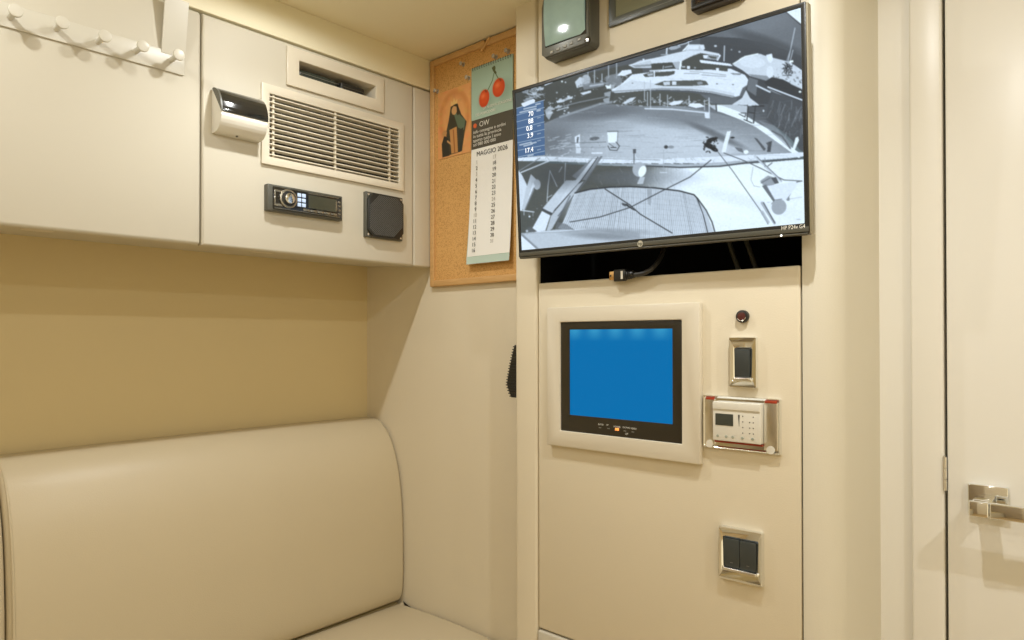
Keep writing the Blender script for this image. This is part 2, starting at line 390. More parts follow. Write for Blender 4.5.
# ---- recessed shelf pocket with things inside
pk, pp = cab_thing('recessed_pocket', 335, 79, 'cream framed letterbox pocket above the air grille', 'pocket')
X0 = cl(287, 80, pp, .005)[0]; X1 = cl(384, 95, pp, .005)[0]
Z1 = (cl(287, 46, pp, .005)[1] + cl(384, 77.5, pp, .005)[1]) / 2; Z0 = (cl(287, 84, pp, .005)[1] + cl(384, 113.5, pp, .005)[1]) / 2
x0 = cl(299.3, 65, pp, .005)[0]; x1 = cl(376, 90, pp, .005)[0]
z1 = (cl(299.3, 60.5, pp, .005)[1] + cl(376, 86.3, pp, .005)[1]) / 2; z0 = (cl(299.3, 75, pp, .005)[1] + cl(376, 99, pp, .005)[1]) / 2
bm = BM(); frame_ring(bm, x0, x1, z0, z1, X0, X1, Z0, Z1, 0.0, -0.006, bev=0.0016)
obj('frame', bm, IVORY, pk)
bm = BM(); frame_ring(bm, x0 + .0003, x1 - .0003, z0 + .0003, z1 - .0003, x0 - 0.003, x1 + 0.003, z0 - 0.003, z1 + 0.003, 0.075, -0.003, bev=0)
box(bm, x0 - 0.003, x1 + 0.003, 0.072, 0.078, z0 - .003, z1 + .003); obj('liner', bm, IVORY, pk, smooth=False)
POCK = (X0, X1, Z0, Z1, x0, x1, z0, z1, pp)
# glasses case and black wallet in the pocket
w = x1 - x0; h = z1 - z0
gc = thing('spectacles_case', (XF - 0.014, pp[1] + x0 + w * 0.28, pp[2] + z0 + 0.0006), rz=RZ, label='dark grey-green rounded case lying in the left of the pocket', cat='case')
bm = BM(); r = h * 0.33; L2 = w * 0.25
tube(bm, [(-L2 + L2 * 2 * k / 14, 0, r) for k in range(15)], r, seg=20, radii=[r * min(1, 0.35 + 0.65 * math.sqrt(max(0, 1 - (abs(k - 7) / 7) ** 4))) for k in range(15)])
obj('shell', bm, mat('case_green', (0.035, 0.045, 0.036), rough=0.22, spec=0.6), gc)
bm = BM(); tube(bm, [(-L2 * 0.96, -r * 0.99, r), (0, -r * 1.01, r), (L2 * 0.96, -r * 0.99, r)], 0.0006, seg=8); obj('seam', bm, GREYM, gc)
wl = thing('black_wallet', (XF - 0.028, pp[1] + x0 + w * 0.71, pp[2] + z0 + 0.0006), rz=RZ, label='black flat box standing in the right of the pocket', cat='box')
bm = BM(); box(bm, -w * 0.15, w * 0.17, -0.022, 0.022, 0, h * 0.66, bev=0.004); obj('cover', bm, BLACK, wl)
bm = BM(); box(bm, -w * 0.151, w * 0.171, -0.0228, 0.0228, h * 0.30, h * 0.34, bev=0.0004); obj('zip', bm, DARKG, wl)

# ---- air grille
ag, ap = cab_thing('air_grille', 335, 135, 'cream louvred air grille with twelve slats under the pocket', 'vent')
X0 = cl(261.5, 120, ap, .004)[0]; X1 = cl(403.5, 160, ap, .004)[0]
Z0 = (cl(261.5, 162.5, ap, .004)[1] + cl(403.5, 192, ap, .004)[1]) / 2
x0 = cl(269.8, 120, ap, .004)[0]; x1 = cl(399, 150, ap, .004)[0]
z1 = (cl(269.8, 93.2, ap, .004)[1] + cl(399, 129.7, ap, .004)[1]) / 2; z0 = (cl(269.8, 156, ap, .004)[1] + cl(399, 183.8, ap, .004)[1]) / 2
Z1 = (cl(261.5, 84, ap, .004)[1] + cl(403.5, 122, ap, .004)[1]) / 2
bm = BM(); frame_ring(bm, x0, x1, z0, z1, X0, X1, Z0, Z1, 0.0, -0.006, bev=0.0012, slope=0.002); obj('frame', bm, IVORY, ag)
box_b = BM(); box(box_b, x0 - .004, x1 + .004, 0.0185, 0.0195, z0 - .004, z1 + .004); obj('dark_backing', box_b, mat('grille_dark', (0.03, 0.022, 0.012), rough=0.9), ag, smooth=False)  # dark backing, its colour standing for the shade inside the vent
NS = 12
for k in range(NS):
    zc = z0 + (k + 0.5) * (z1 - z0) / NS; bm = BM()
    prism(bm, [(-0.0035, zc - 0.0012), (-0.0030, zc + 0.0008), (0.009, zc - 0.0012), (0.009, zc - 0.0024)], 'x', x0 - 0.001, x1 + 0.001)
    obj('slat', bm, IVORY, ag)
for fx in (0.03, 0.475, 0.925):
    x = x0 + (x1 - x0) * fx; obj('mullion', B(x - 0.0022, x + 0.0022, -0.0005, 0.004, z0, z1), IVORY, ag, smooth=False)

# the panel itself, cut out for the pocket and the grille (wall frame turned to face +x)
gh = (x0 - .0005 + ap[1], x1 + .0005 + ap[1], z0 - .0005 + ap[2], z1 + .0005 + ap[2])
phl = (POCK[4] - .0032 + pp[1], POCK[5] + .0032 + pp[1], POCK[6] - .0032 + pp[2], POCK[7] + .0032 + pp[2])
bm = BM(); plate(bm, gy + 0.0013, gy2 - 0.0007, ZU, ZG - 0.0022, [gh, phl], 0.0, 0.017, bev=0.005)
bmesh.ops.transform(bm, matrix=Matrix(((0, -1, 0, XF), (1, 0, 0, 0), (0, 0, 1, 0), (0, 0, 0, 1))), verts=bm.verts)
obj('appliance_panel', bm, PAINT, oc)

# ---- car radio
rd, dp = cab_thing('car_radio', 303, 204, 'black car radio with a round knob below the air grille', 'car radio')
P = 0.014
x0 = cl(264, 198, dp)[0]; x1 = at_x(342.5, 210, XF + P)[1] - dp[1]
zt = (cl(264, 183.6, dp)[1] + (at_x(342.5, 197, XF + P)[2] - dp[2])) / 2; zb = (cl(264, 210.5, dp)[1] + at_x(342.5, 221.5, XF + P)[2] - dp[2]) / 2
obj('housing', B(x0, x1, -P, 0.001, zb, zt, bev=0.002), DARKG, rd)
W_ = x1 - x0; H_ = zt - zb
def rp_(u, v): return x0 + W_ * u, zb + H_ * v
bm = BM(); a, b_ = rp_(0.06, 0.08); c, d = rp_(0.97, 0.92); box(bm, a, c, -P - 0.0035, -P + 0.001, b_, d, bev=0.0015); obj('faceplate', bm, BLACKG, rd)
fy = -P - 0.0035
SILV = mat('radio_silver', (0.36, 0.33, 0.26), rough=0.25, metal=0.8)
bm = BM(); x, z = rp_(0.24, 0.52); cyl(bm, (x, fy, z), (0, -1, 0), H_ * 0.36, 0.004, seg=40, bev=0.001); kb = obj('volume_knob', bm, SILV, rd)
bm = BM(); cyl(bm, (x, fy - 0.004, z), (0, -1, 0), H_ * 0.29, 0.0008, seg=40); obj('knob_ring', bm, BLACK, kb)
bm = BM(); cyl(bm, (x, fy - 0.004, z), (0, -1, 0), H_ * 0.20, 0.0065, seg=40, bev=0.0015); obj('knob_cap', bm, CHROME, kb)
bm = BM(); frame_ring(bm, *[rp_(0.085, 0)[0], rp_(0.155, 0)[0], rp_(0, .28)[1], rp_(0, .72)[1], rp_(0.07, 0)[0], rp_(0.17, 0)[0], rp_(0, .2)[1], rp_(0, .8)[1]], fy + .001, fy - 0.0012, bev=0.0004); obj('side_trim', bm, SILV, rd)
LB = mat('radio_button_lit', (0.45, 0.55, 0.7), rough=0.3, emit=(0.55, 0.7, 1.0), estr=0.35)
for i in range(2):
    for j in range(3):
        a, b_ = rp_(0.365 + i * 0.06, 0.30 + j * 0.185); bm = BM(); box(bm, a, a + W_ * 0.047, fy - 0.0012, fy + .0005, b_, b_ + H_ * 0.14, bev=0.0006); obj('preset_button', bm, LB, rd)
bm = BM(); a, b_ = rp_(0.51, 0.30); c, d = rp_(0.90, 0.80); box(bm, a, c, fy - 0.0006, fy + .0005, b_, d); obj('display', bm, mat('radio_display', (0.06, 0.06, 0.04), rough=0.15), rd)
obj('display_edge', B(rp_(.885, 0)[0], rp_(.905, 0)[0], fy - 0.001, fy, rp_(0, .36)[1], rp_(0, .74)[1]), SILV, rd)
for k in range(5):
    a, b_ = rp_(0.44 + k * 0.095, 0.16); obj('button', B(a, a + W_ * 0.085, fy - 0.0012, fy + .0005, b_, b_ + H_ * 0.08, bev=0.0004), SILV, rd)
for k in range(4):
    a, b_ = rp_(0.925, 0.20 + k * 0.16); obj('button', B(a, a + W_ * 0.03, fy - 0.0012, fy + .0005, b_, b_ + H_ * 0.07, bev=0.0004), SILV, rd)
obj('lower_trim', B(rp_(.07, 0)[0], rp_(.94, 0)[0], fy - 0.001, fy + .0005, rp_(0, .105)[1], rp_(0, .125)[1]), SILV, rd)
obj('upper_trim', B(rp_(.50, 0)[0], rp_(.93, 0)[0], fy - 0.001, fy + .0005, rp_(0, .86)[1], rp_(0, .885)[1]), SILV, rd)

# ---- square fan filter / speaker
sp_, spp = cab_thing('square_speaker', 383, 216, 'small square black speaker with diagonal mesh beside the radio', 'speaker')
P = 0.016
x0 = cl(363.3, 215, spp)[0]; x1 = at_x(404.5, 220, XF + P)[1] - spp[1]
zt = (cl(363.3, 190, spp)[1] + at_x(404, 199, XF + P)[2] - spp[2]) / 2; zb = (cl(363.3, 236.6, spp)[1] + at_x(404, 241.5, XF + P)[2] - spp[2]) / 2
obj('base', B(x0, x1, -P * 0.6, 0.001, zb, zt, bev=0.0015), DARKG, sp_)
W_ = x1 - x0; H_ = zt - zb; c = 0.16
oct_ = [(x0 + W_ * u, zb + H_ * v) for u, v in ((c, .02), (1 - c, .02), (.98, c), (.98, 1 - c), (1 - c, .98), (c, .98), (.02, 1 - c), (.02, c))]
bm = BM(); prism(bm, oct_, 'y', -P, -P * 0.55, bev=0.0015); gr = obj('grille_cover', bm, BLACK, sp_)
def clip_seg(poly, t, d=(1, 1)):
    # intersect line {(x,z): z-x = t} with convex polygon
    hits = []
    n = len(poly)
    for i in range(n):
        (ax, az), (bx, bz) = poly[i], poly[(i + 1) % n]; fa = az - ax - t; fb = bz - bx - t
        if fa * fb < 0: s = fa / (fa - fb); hits.append((ax + (bx - ax) * s, az + (bz - az) * s))
    return hits
ins = [((x - (x0 + x1) / 2) * .92 + (x0 + x1) / 2, (z - (zb + zt) / 2) * .92 + (zb + zt) / 2) for x, z in oct_]
bm = BM(); t0 = (zb + zt) / 2 - (x0 + x1) / 2
for k in range(-13, 14):
    hs = clip_seg(ins, t0 + k * 0.0048)
    if len(hs) == 2: tube(bm, [(hs[0][0], -P - 0.0002, hs[0][1]), (hs[1][0], -P - 0.0002, hs[1][1])], 0.0009, seg=6)
obj('mesh', bm, mat('mesh_wire', (0.10, 0.10, 0.09), rough=0.35, spec=0.6), gr)
for u, v in ((.06, .06), (.94, .06), (.06, .94), (.94, .94)):
    bm = BM(); cyl(bm, (x0 + W_ * u, -P * 0.6 + .0002, zb + H_ * v), (0, -1, 0), 0.0024, 0.0015, seg=14); obj('screw', bm, SATIN, sp_)

# ================================================================== SETTEE
def loft(profile, ys, insets, close=True):
    """profile of (x,z) points (closed loop), copied to each y with an inward inset"""
    bm = bmesh.new(); n = len(profile); rings = []
    P_ = [Vector(p) for p in profile]
    nor = []
    for i in range(n):
        t = (P_[(i + 1) % n] - P_[i - 1]); nn = Vector((t.y, -t.x)); nor.append(nn.normalized() if nn.length > 0 else nn)
    area = sum(P_[i].x * P_[(i + 1) % n].y - P_[(i + 1) % n].x * P_[i].y for i in range(n))
    sgn = -1 if area > 0 else 1
    for y, d in zip(ys, insets):
        rings.append([bm.verts.new((P_[i].x + sgn * nor[i].x * d, y, P_[i].y + sgn * nor[i].y * d)) for i in range(n)])
    for a, b in zip(rings, rings[1:]):
        for i in range(n): bm.faces.new((a[i], a[(i + 1) % n], b[(i + 1) % n], b[i]))
    bm.faces.new(rings[0]); bm.faces.new(rings[-1][::-1])
    return bm
def smoothpts(pts, n=40, closed=False):
    out = []
    P_ = [np.array(p, float) for p in pts]; m = len(P_)
    for i in range(m - 1):
        p0 = P_[max(i - 1, 0)]; p1 = P_[i]; p2 = P_[i + 1]; p3 = P_[min(i + 2, m - 1)]
        for s in np.linspace(0, 1, max(2, n // (m - 1)), endpoint=False):
            out.append(tuple(0.5 * ((2 * p1) + (-p0 + p2) * s + (2 * p0 - 5 * p1 + 4 * p2 - p3) * s * s + (-p0 + 3 * p1 - 3 * p2 + p3) * s ** 3)))
    out.append(tuple(P_[-1])); return out
def pf(px, py): q = at_y(px, py, YB - 0.004); return (q[0], q[2])
front = smoothpts([pf(369, 416.5), pf(380, 419.5), pf(391, 436), pf(399, 465), pf(403.2, 505), pf(404.4, 550), pf(404, 585), pf(402.2, 597.0), pf(399, 599.8)], 44)
front = [(max(x, XB + 0.004), z) for x, z in front]
cush = front + [(XB + 0.004, front[-1][1]), (XB + 0.004, front[0][1] - 0.002)]
def ends(y0, y1, r):
    ys, ins = [], []
    for k in range(7):
        a = math.pi / 2 * k / 6; ys.append(y0 + r * (1 - math.cos(a))); ins.append(r * (1 - math.sin(a)))
    for k in range(1, 12): ys.append(y0 + r + (y1 - y0 - 2 * r) * k / 12); ins.append(-0.003 * math.sin(math.pi * k / 12))
    for k in range(6, -1, -1):
        a = math.pi / 2 * k / 6; ys.append(y1 - r * (1 - math.cos(a))); ins.append(r * (1 - math.sin(a)))
    return ys, ins
yl = at_x(6.5, 560, XB + 0.148)[1]
ys, ins = ends(yl, YB - 0.002, 0.011)
bm = loft(cush, ys, ins)
bc = tag(obj('backrest_cushion', bm, LEATH), 'long beige leather backrest cushion filling the settee to the bulkhead', 'cushion')
# piping at its left end
def piping(y, parent):
    b = BM(); tube(b, [(x + 0.001, y, z - 0.003) for x, z in front], 0.0022, seg=8); return obj('piping', b, LEATH, parent)
piping(yl + 0.008, bc)
ys, ins = ends(-0.55, yl - 0.002, 0.011)
bc2 = tag(obj('backrest_cushion', loft(cush, ys, ins), LEATH), 'sliver of a second backrest cushion at the left edge of the photo', 'cushion')
# seat
zs = at_y(403, 601.5, YB)[2]
seatp = smoothpts([(-1.3575, zs - 0.010), (-1.352, zs - 0.002), (-1.2, zs + 0.004), (-1.05, zs + 0.001), (-0.93, zs - 0.012), (-0.895, zs - 0.035), (-0.89, zs - 0.08), (-0.90, zs - 0.12)], 42)
seatp = seatp + [(-1.3575, zs - 0.12)]
ys, ins = ends(-0.55, YB - 0.003, 0.012)
sc_ = tag(obj('seat_cushion', loft(seatp, ys, ins), LEATH), 'beige leather seat cushion below the backrest', 'cushion')
bb = thing('settee_base', (0, 0, 0), label='cream plinth box under the seat cushion', cat='bench')
obj('plinth', B(XB + 0.001, -0.92, -1.2, YB - 0.002, 0.0, zs - 0.146, bev=0.003), PAINT, bb)
obj('lid_board', B(XB + 0.001, -0.90, -1.2, YB - 0.002, zs - 0.145, zs - 0.132, bev=0.002), WALLV, bb)

tag(obj('backrest_ledge', B(XB + 0.001, -1.374, -1.1, YB - 0.002, zs - 0.130, zs - 0.006, bev=.002), WALLV), 'hidden padded ledge carrying the backrest cushions behind the seat', 'ledge')

# ================================================================== CORK BOARD and its things
YBF = YB - 0.012
bxl = XF + 0.0015
zbt = CEIL - 0.003; zbb = at_y(434.9, 286.6, YBF)[2]
bxr = xl0 + 0.02
bo = thing('cork_board', (0, 0, 0), label='cork notice board in a thin pine frame on the bulkhead', cat='notice board')
obj('cork_sheet', B(bxl + 0.006, bxr, YB - 0.006, YB - 0.0005, zbb + 0.006, zbt - 0.004), CORK, bo, smooth=False)
FW = 0.0145
def strip(name, a, b, c, d, rot=None):
    bm = BM(); box(bm, a, b, YBF, YB - 0.0008, c, d, bev=0.0022); return obj(name, bm, WOOD, bo)
strip('frame_bar', bxl, bxl + FW * 0.95, zbb, zbt)
strip('frame_bar', bxl + FW * 0.9, bxr, zbb, zbb + FW)
xs = at_y(484, 45, YBF)[0]
strip('frame_bar', bxl + FW * 0.9, xs, zbt - FW, zbt); strip('frame_bar', xs + 0.006, bxr, zbt - FW * 1.05, zbt)
bm = BM(); tube(bm, [(xs - 0.008, YBF - 0.001, zbt - FW - 0.010), (xs + 0.018, YBF - 0.001, zbt - 0.001)], 0.0028, seg=8); obj('loose_splinter', bm, WOOD, bo)

YK = YB - 0.006   # cork surface
# --- generic raster pictures --------------------------------------------------
class Canvas:
    """small software canvas; drawing coordinates run x0..x1, y0..y1 (y down)"""
    def __init__(s, x0, y0, x1, y1, ss, bg):
        s.x0, s.y0, s.ss = x0, y0, ss; s.w = int((x1 - x0) * ss); s.h = int((y1 - y0) * ss)
        s.a = np.zeros((s.h, s.w, 3)) + np.array(bg, float) / 255
    def xy(s, i0, i1, j0, j1):
        X = s.x0 + (np.arange(i0, i1) + 0.5) / s.ss; Y = s.y0 + (np.arange(j0, j1) + 0.5) / s.ss; return np.meshgrid(X, Y)
    def bb(s, xs, ys, pad=1.0):
        i0 = max(0, int((min(xs) - pad - s.x0) * s.ss)); i1 = min(s.w, int((max(xs) + pad - s.x0) * s.ss) + 1)
        j0 = max(0, int((min(ys) - pad - s.y0) * s.ss)); j1 = min(s.h, int((max(ys) + pad - s.y0) * s.ss) + 1)
        return i0, max(i1, i0), j0, max(j1, j0)
    def put(s, m, box_, col, al):
        i0, i1, j0, j1 = box_; c = np.array(col, float) / 255; m = (m * al)[..., None]
        s.a[j0:j1, i0:i1] = s.a[j0:j1, i0:i1] * (1 - m) + c * m
    def poly(s, pts, col, al=1.0):
        xs = [p[0] for p in pts]; ys = [p[1] for p in pts]; bx = s.bb(xs, ys)
        if bx[1] <= bx[0] or bx[3] <= bx[2]: return
        X, Y = s.xy(*bx); ins = np.zeros(X.shape, bool); n = len(pts)
        for i in range(n):
            (ax, ay), (bx_, by) = pts[i], pts[(i + 1) % n]
            if ay == by: continue
            c = ((ay > Y) != (by > Y)) & (X < (bx_ - ax) * (Y - ay) / (by - ay) + ax); ins ^= c
        s.put(ins.astype(float), bx, col, al)
    def line(s, pts, w, col, al=1.0):
        for (ax, ay), (bx_, by) in zip(pts, pts[1:]):
            bx = s.bb((ax, bx_), (ay, by), w + 1)
            if bx[1] <= bx[0] or bx[3] <= bx[2]: continue
            X, Y = s.xy(*bx); dx, dy = bx_ - ax, by - ay; t = np.clip(((X - ax) * dx + (Y - ay) * dy) / (dx * dx + dy * dy + 1e-9), 0, 1)
            d = np.hypot(X - ax - t * dx, Y - ay - t * dy); s.put(np.clip((w / 2 - d) * s.ss + 0.5, 0, 1), bx, col, al)
    def ell(s, cx, cy, rx, ry, col, al=1.0, rot=0.0, soft=0.0):
        r = max(rx, ry) * (1 + soft); bx = s.bb((cx - r, cx + r), (cy - r, cy + r))
        if bx[1] <= bx[0] or bx[3] <= bx[2]: return
        X, Y = s.xy(*bx); c, q = math.cos(rot), math.sin(rot); u = (X - cx) * c + (Y - cy) * q; v = -(X - cx) * q + (Y - cy) * c
        d = np.sqrt((u / rx) ** 2 + (v / ry) ** 2)
        m = np.clip((1 - d) * min(rx, ry) * s.ss + .5, 0, 1) if soft == 0 else np.clip((1 + soft - d) / (2 * soft), 0, 1)
        s.put(m, bx, col, al)
    def blur(s, r, region=None):
        k = max(1, int(r * s.ss))
        for ax in (0, 1):
            for _ in range(2):
                p = np.pad(s.a, [(k, k) if i == ax else (0, 0) for i in range(3)], mode='edge'); cs = np.cumsum(p, axis=ax)
                z = np.zeros_like(np.take(cs, [0], axis=ax)); cs = np.concatenate([z, cs], axis=ax); n = s.a.shape[ax]
                s.a = (np.take(cs, range(2 * k + 1, 2 * k + 1 + n), axis=ax) - np.take(cs, range(0, n), axis=ax)) / (2 * k + 1)
    def specks(s, poly_bb, n, size, lo, hi, al=0.7):
        x0, y0, x1, y1 = poly_bb
        for _ in range(n):
            x = rng.uniform(x0, x1); y = rng.uniform(y0, y1); g = rng.uniform(lo, hi); w = rng.uniform(.4, 1) * size
            s.ell(x, y, w * rng.uniform(.7, 1.8), w * .6, (g * .93, g * .98, g), al, rng.uniform(-.6, .6))
    def sample(s, x, y):
        fx = np.clip((x - s.x0) * s.ss - .5, 0, s.w - 1.001); fy = np.clip((y - s.y0) * s.ss - .5, 0, s.h - 1.001)
        i = fx.astype(int); j = fy.astype(int); u = (fx - i)[..., None]; v = (fy - j)[..., None]; a = s.a
        return (a[j, i] * (1 - u) + a[j, i + 1] * u) * (1 - v) + (a[j + 1, i] * (1 - u) + a[j + 1, i + 1] * u) * v
def picture_mesh(name, P, cols, m, parent):
    """P: (ny,nx,3) vertex grid, cols sRGB 0..1"""
    ny, nx = P.shape[:2]; me = bpy.data.meshes.new(name)
    idx = np.arange(nx * ny).reshape(ny, nx); f = np.stack([idx[:-1, :-1], idx[:-1, 1:], idx[1:, 1:], idx[1:, :-1]], -1).reshape(-1, 4)
    me.from_pydata(P.reshape(-1, 3).tolist(), [], f.tolist())
    lin = np.where(cols <= 0.04045, cols / 12.92, ((cols + 0.055) / 1.055) ** 2.4)
    c4 = np.concatenate([lin.reshape(-1, 3), np.ones((nx * ny, 1))], 1).astype(np.float32)
    at = me.color_attributes.new('picture', 'FLOAT_COLOR', 'POINT'); at.data.foreach_set('color', c4.ravel())
    return link(name, me, parent, m, smooth=True)

# --- calendar -----------------------------------------------------------------
ca = thing('wall_calendar', (0, 0, 0), label='tall narrow wall calendar with two red tomatoes on its cover', cat='calendar')
cx0 = at_y(472.8, 70, YK)[0]; cx1 = at_y(514.2, 150, YK)[0]; czt = at_y(472.8, 69.5, YK)[2]; czb = at_y(468, 257, YK - .012)[2]
CW = cx1 - cx0
zpic = at_y(473, 121.5, YK)[2]; zband = at_y(473, 150.5, YK)[2]
def cal_y(z):   # the sheets hang with a slight outward curl at the foot
    t = (czt - z) / (czt - czb); return YK - 0.0028 - 0.010 * t ** 3
def sheet(name, z0, z1, off, m, x0=cx0, x1=cx1, n=10, skew=0.0):
    bm = BM(); rows = []
    for k in range(n + 1):
        z = z0 + (z1 - z0) * k / n; y = cal_y(z) - off; sk = -skew * ((czt - z) / (czt - czb)) ** 2
        rows.append([bm.verts.new((x0 + sk, y, z)), bm.verts.new((x1 + sk * .4, y, z)), bm.verts.new((x1 + sk * .4, y + .0004, z)), bm.verts.new((x0 + sk, y + .0004, z))])
    for a, b in zip(rows, rows[1:]):
        for i in range(4): bm.faces.new((a[i], a[(i + 1) % 4], b[(i + 1) % 4], b[i]))
    bm.faces.new(rows[0]); bm.faces.new(rows[-1]); return obj(name, bm, m, ca)
PAPER = mat('calendar_paper', (0.86, 0.85, 0.80), rough=0.6)
TEAL = mat('calendar_teal', (0.50, 0.62, 0.54), rough=0.45)
for k in range(3): sheet('back_leaf', czb - 0.006 - 0.001 * k, czt, -0.0006 * (k + 1) + 0.0002, TEAL, skew=0.007 + .001 * k)
page = sheet('month_page', czb, zband + 0.001, 0.0002, PAPER, skew=0.005)
sheet('teal_foot', czb - 0.017, czb - 0.001, 0.0006, TEAL, x0=cx0 - 0.001, skew=0.005, n=3)
sheet('header_band', zband, zpic, 0.0006, mat('calendar_band', (0.075, 0.066, 0.045), rough=0.5), n=2)
cv = Canvas(0, 0, 100, 100 * (czt - zpic) / CW, 2.5, (160, 184, 166)); hh = 100 * (czt - zpic) / CW
cv.a += np.linspace(-0.02, 0.03, cv.h)[:, None, None]
cv.ell(38, hh * .70, 18, 16, (118, 140, 120), .5, soft=.5); cv.ell(80, hh * .60, 18, 16, (118, 140, 120), .5, soft=.5)
cv.line([(57, hh * .20), (52, hh * .36), (38, hh * .55)], 1.8, (92, 110, 70)); cv.line([(57, hh * .20), (66, hh * .36), (70, hh * .46)], 1.8, (92, 110, 70))
cv.line([(53, hh * .13), (57, hh * .20), (60, hh * .24)], 4.0, (78, 84, 48)); cv.ell(56, hh * .15, 3.5, 5, (86, 92, 55))
for (tx, ty, rx_, ry_) in ((32, hh * .645, 12.5, 15.5), (67, hh * .53, 14.5, 16)):
    cv.ell(tx, ty, rx_, ry_, (192, 60, 20), rot=.15); cv.ell(tx - 1, ty - 1, rx_ * .82, ry_ * .82, (214, 84, 28), .8, soft=.4); cv.ell(tx - 3, ty - 5, rx_ * .35, ry_ * .25, (238, 140, 84), .6, soft=.7)
    cv.line([(tx + 2, ty - ry_ * .9), (tx + 5, ty - ry_ * .7)], 3, (120, 60, 24), .8)
nx, ny = 110, 150
U, V = np.meshgrid(np.linspace(0, 1, nx), np.linspace(0, 1, ny))
Zg = czt - V * (czt - zpic); Pg = np.stack([cx0 + U * CW, YK - 0.0042 + 0 * U, Zg], -1)
picture_mesh('cover_picture', Pg, np.clip(cv.sample(U * 100, V * hh), 0, 1), attr_mat('cover_print', 0, 0.5, 0.4), ca)
obj('cover_sheet', B(cx0, cx1, YK - 0.0041, YK - 0.0034, zpic, czt), TEAL, ca, smooth=False)
INK = mat('ink', (0.05, 0.045, 0.04), rough=0.6); PALEINK = mat('pale_ink', (0.50, 0.47, 0.42), rough=0.6); WHITEINK = mat('white_ink', (0.75, 0.73, 0.65), rough=0.6)
def ctext(name, s, size, fx, z, m, off=0.0012, wide=1.0, align='LEFT'):
    sk = -0.005 * ((czt - z) / (czt - czb)) ** 2
    return text_mesh(name, s, size, Matrix.Translation((cx0 + CW * fx + sk * (1 - fx), cal_y(z) - off, z)) @ TXT, m, ca, 0.0001, align, wide)
ctext('print_line', 'LA NUOVA STAGIONE', 0.0085, .30, zpic + 0.020, WHITEINK, .0030); ctext('print_line', 'DEI POMODORI', 0.0085, .12, zpic + 0.009, WHITEINK, .0030)
bh = zpic - zband
ctext('logo', 'OW', 0.0165, .20, zpic - bh * .20, WHITEINK)
bm = BM(); cyl(bm, (cx0 + CW * .09, cal_y(zpic) - 0.0008, zpic - bh * .20), (0, -1, 0), 0.0052, 0.0006, seg=20); obj('logo_dot', bm, mat('logo_orange', (0.7, 0.12, 0.03)), ca)
for k, s in enumerate(('info consegne e ordini', 'in tutta la provincia', 'aperto tutto l anno', 'tel 080 000 000')):
    ctext('print_line', s, 0.0105, .05, zpic - bh * (.42 + .145 * k), WHITEINK, wide=1.05)
ctext('month_title', 'MAGGIO 2026', 0.0150, .14, zband - 0.013, INK, wide=1.0)
zl0 = at_y(478, 163, YK)[2]; zl1 = at_y(474, 251, YK - .008)[2]
dl = (zl0 - zl1) / 15
for k in range(16):
    n = k + 1; z = zl0 - dl * k + 0.0; pale = n in (1, 3, 10)
    ctext('day_number', '%2d' % n, 0.0118, .10, z, PALEINK if pale else INK)
    if k < 15:
        n = k + 17; ctext('day_number', '%d' % n, 0.0118, .53, z + 0.003, PALEINK if n in (17, 24, 31) else INK)
CLEAR = mat('clear_pin', (0.85, 0.80, 0.7), rough=0.1, trans=0.6)
STEELP = mat('spiral', (0.10, 0.09, 0.08), rough=0.4)
for k in range(17):
    x = cx0 + CW * (k + .7) / 17.5; bm = BM(); tube(bm, [(x, YK - .0045 - .002 * math.sin(a), czt - .003 + .0032 * math.cos(a)) for a in np.linspace(-1.0, 4.1, 9)], .0006, seg=6); obj('spiral_loop', bm, STEELP, ca)

def pushpin(px, py, lab):
    q = at_y(px, py, YK); t = thing('push_pin', (q[0], YK, q[2]), label=lab, cat='push pin', group='clear push pins on the cork board')
    bm = BM(); cyl(bm, (0, .001, 0), (0, -1, 0), .0052, .0018, seg=20, bev=.0004); cyl(bm, (0, -.0008, 0), (0, -1, 0), .0026, .007, seg=16); cyl(bm, (0, -.0075, 0), (0, -1, 0), .0048, .0025, seg=20, bev=.0008); obj('pin_head', bm, CLEAR, t)
    bm = BM(); tube(bm, [(0, .003, 0), (0, -.0015, 0)], .0006, seg=6); obj('needle', bm, SATIN, t); return t
pushpin(463.5, 64.5, 'clear push pin stuck in bare cork left of the calendar'); pushpin(469, 78, 'clear push pin at the top right corner of the icon print')
pushpin(496, 57, 'clear push pin holding the calendar top'); pushpin(508.5, 51.5, 'clear push pin nearest the console above the calendar')
pushpin(437.5, 91.5, 'clear push pin at the top left corner of the icon print'); 

# --- religious print (generic) --------------------------------------------------
ip = thing('icon_print', (0, 0, 0), label='small faded orange print of a crowned robed mother and child', cat='picture')
ix0 = at_y(438.5, 120, YK)[0]; ix1 = at_y(471.3, 120, YK)[0]; izt = at_y(438.5, 94, YK)[2]; izb = at_y(438.5, 160, YK)[2]
IH = 100 * (izt - izb) / (ix1 - ix0)
cv = Canvas(0, 0, 100, IH, 2.5, (222, 160, 100))
cv.ell(50, IH * .42, 46, IH * .38, (190, 118, 62), .8, soft=.1); cv.ell(50, IH * .42, 38, IH * .33, (226, 168, 106), .8, soft=.2)
for q in range(90): cv.ell(rng.uniform(0, 100), rng.uniform(0, IH), rng.uniform(2, 7), rng.uniform(2, 7), (rng.uniform(190, 235), rng.uniform(130, 180), 90), .35, soft=.6)
cv.poly([(40, IH * .26), (60, IH * .24), (72, IH * .42), (88, IH * .55), (82, IH * .70), (74, IH * .96), (60, IH * .97), (44, IH * .97), (28, IH * .98), (26, IH * .62), (34, IH * .45)], (66, 62, 46))
cv.poly([(48, IH * .36), (64, IH * .40), (84, IH * .52), (80, IH * .66), (62, IH * .60)], (98, 112, 88)); cv.poly([(36, IH * .60), (58, IH * .58), (62, IH * .96), (42, IH * .96)], (196, 142, 84))
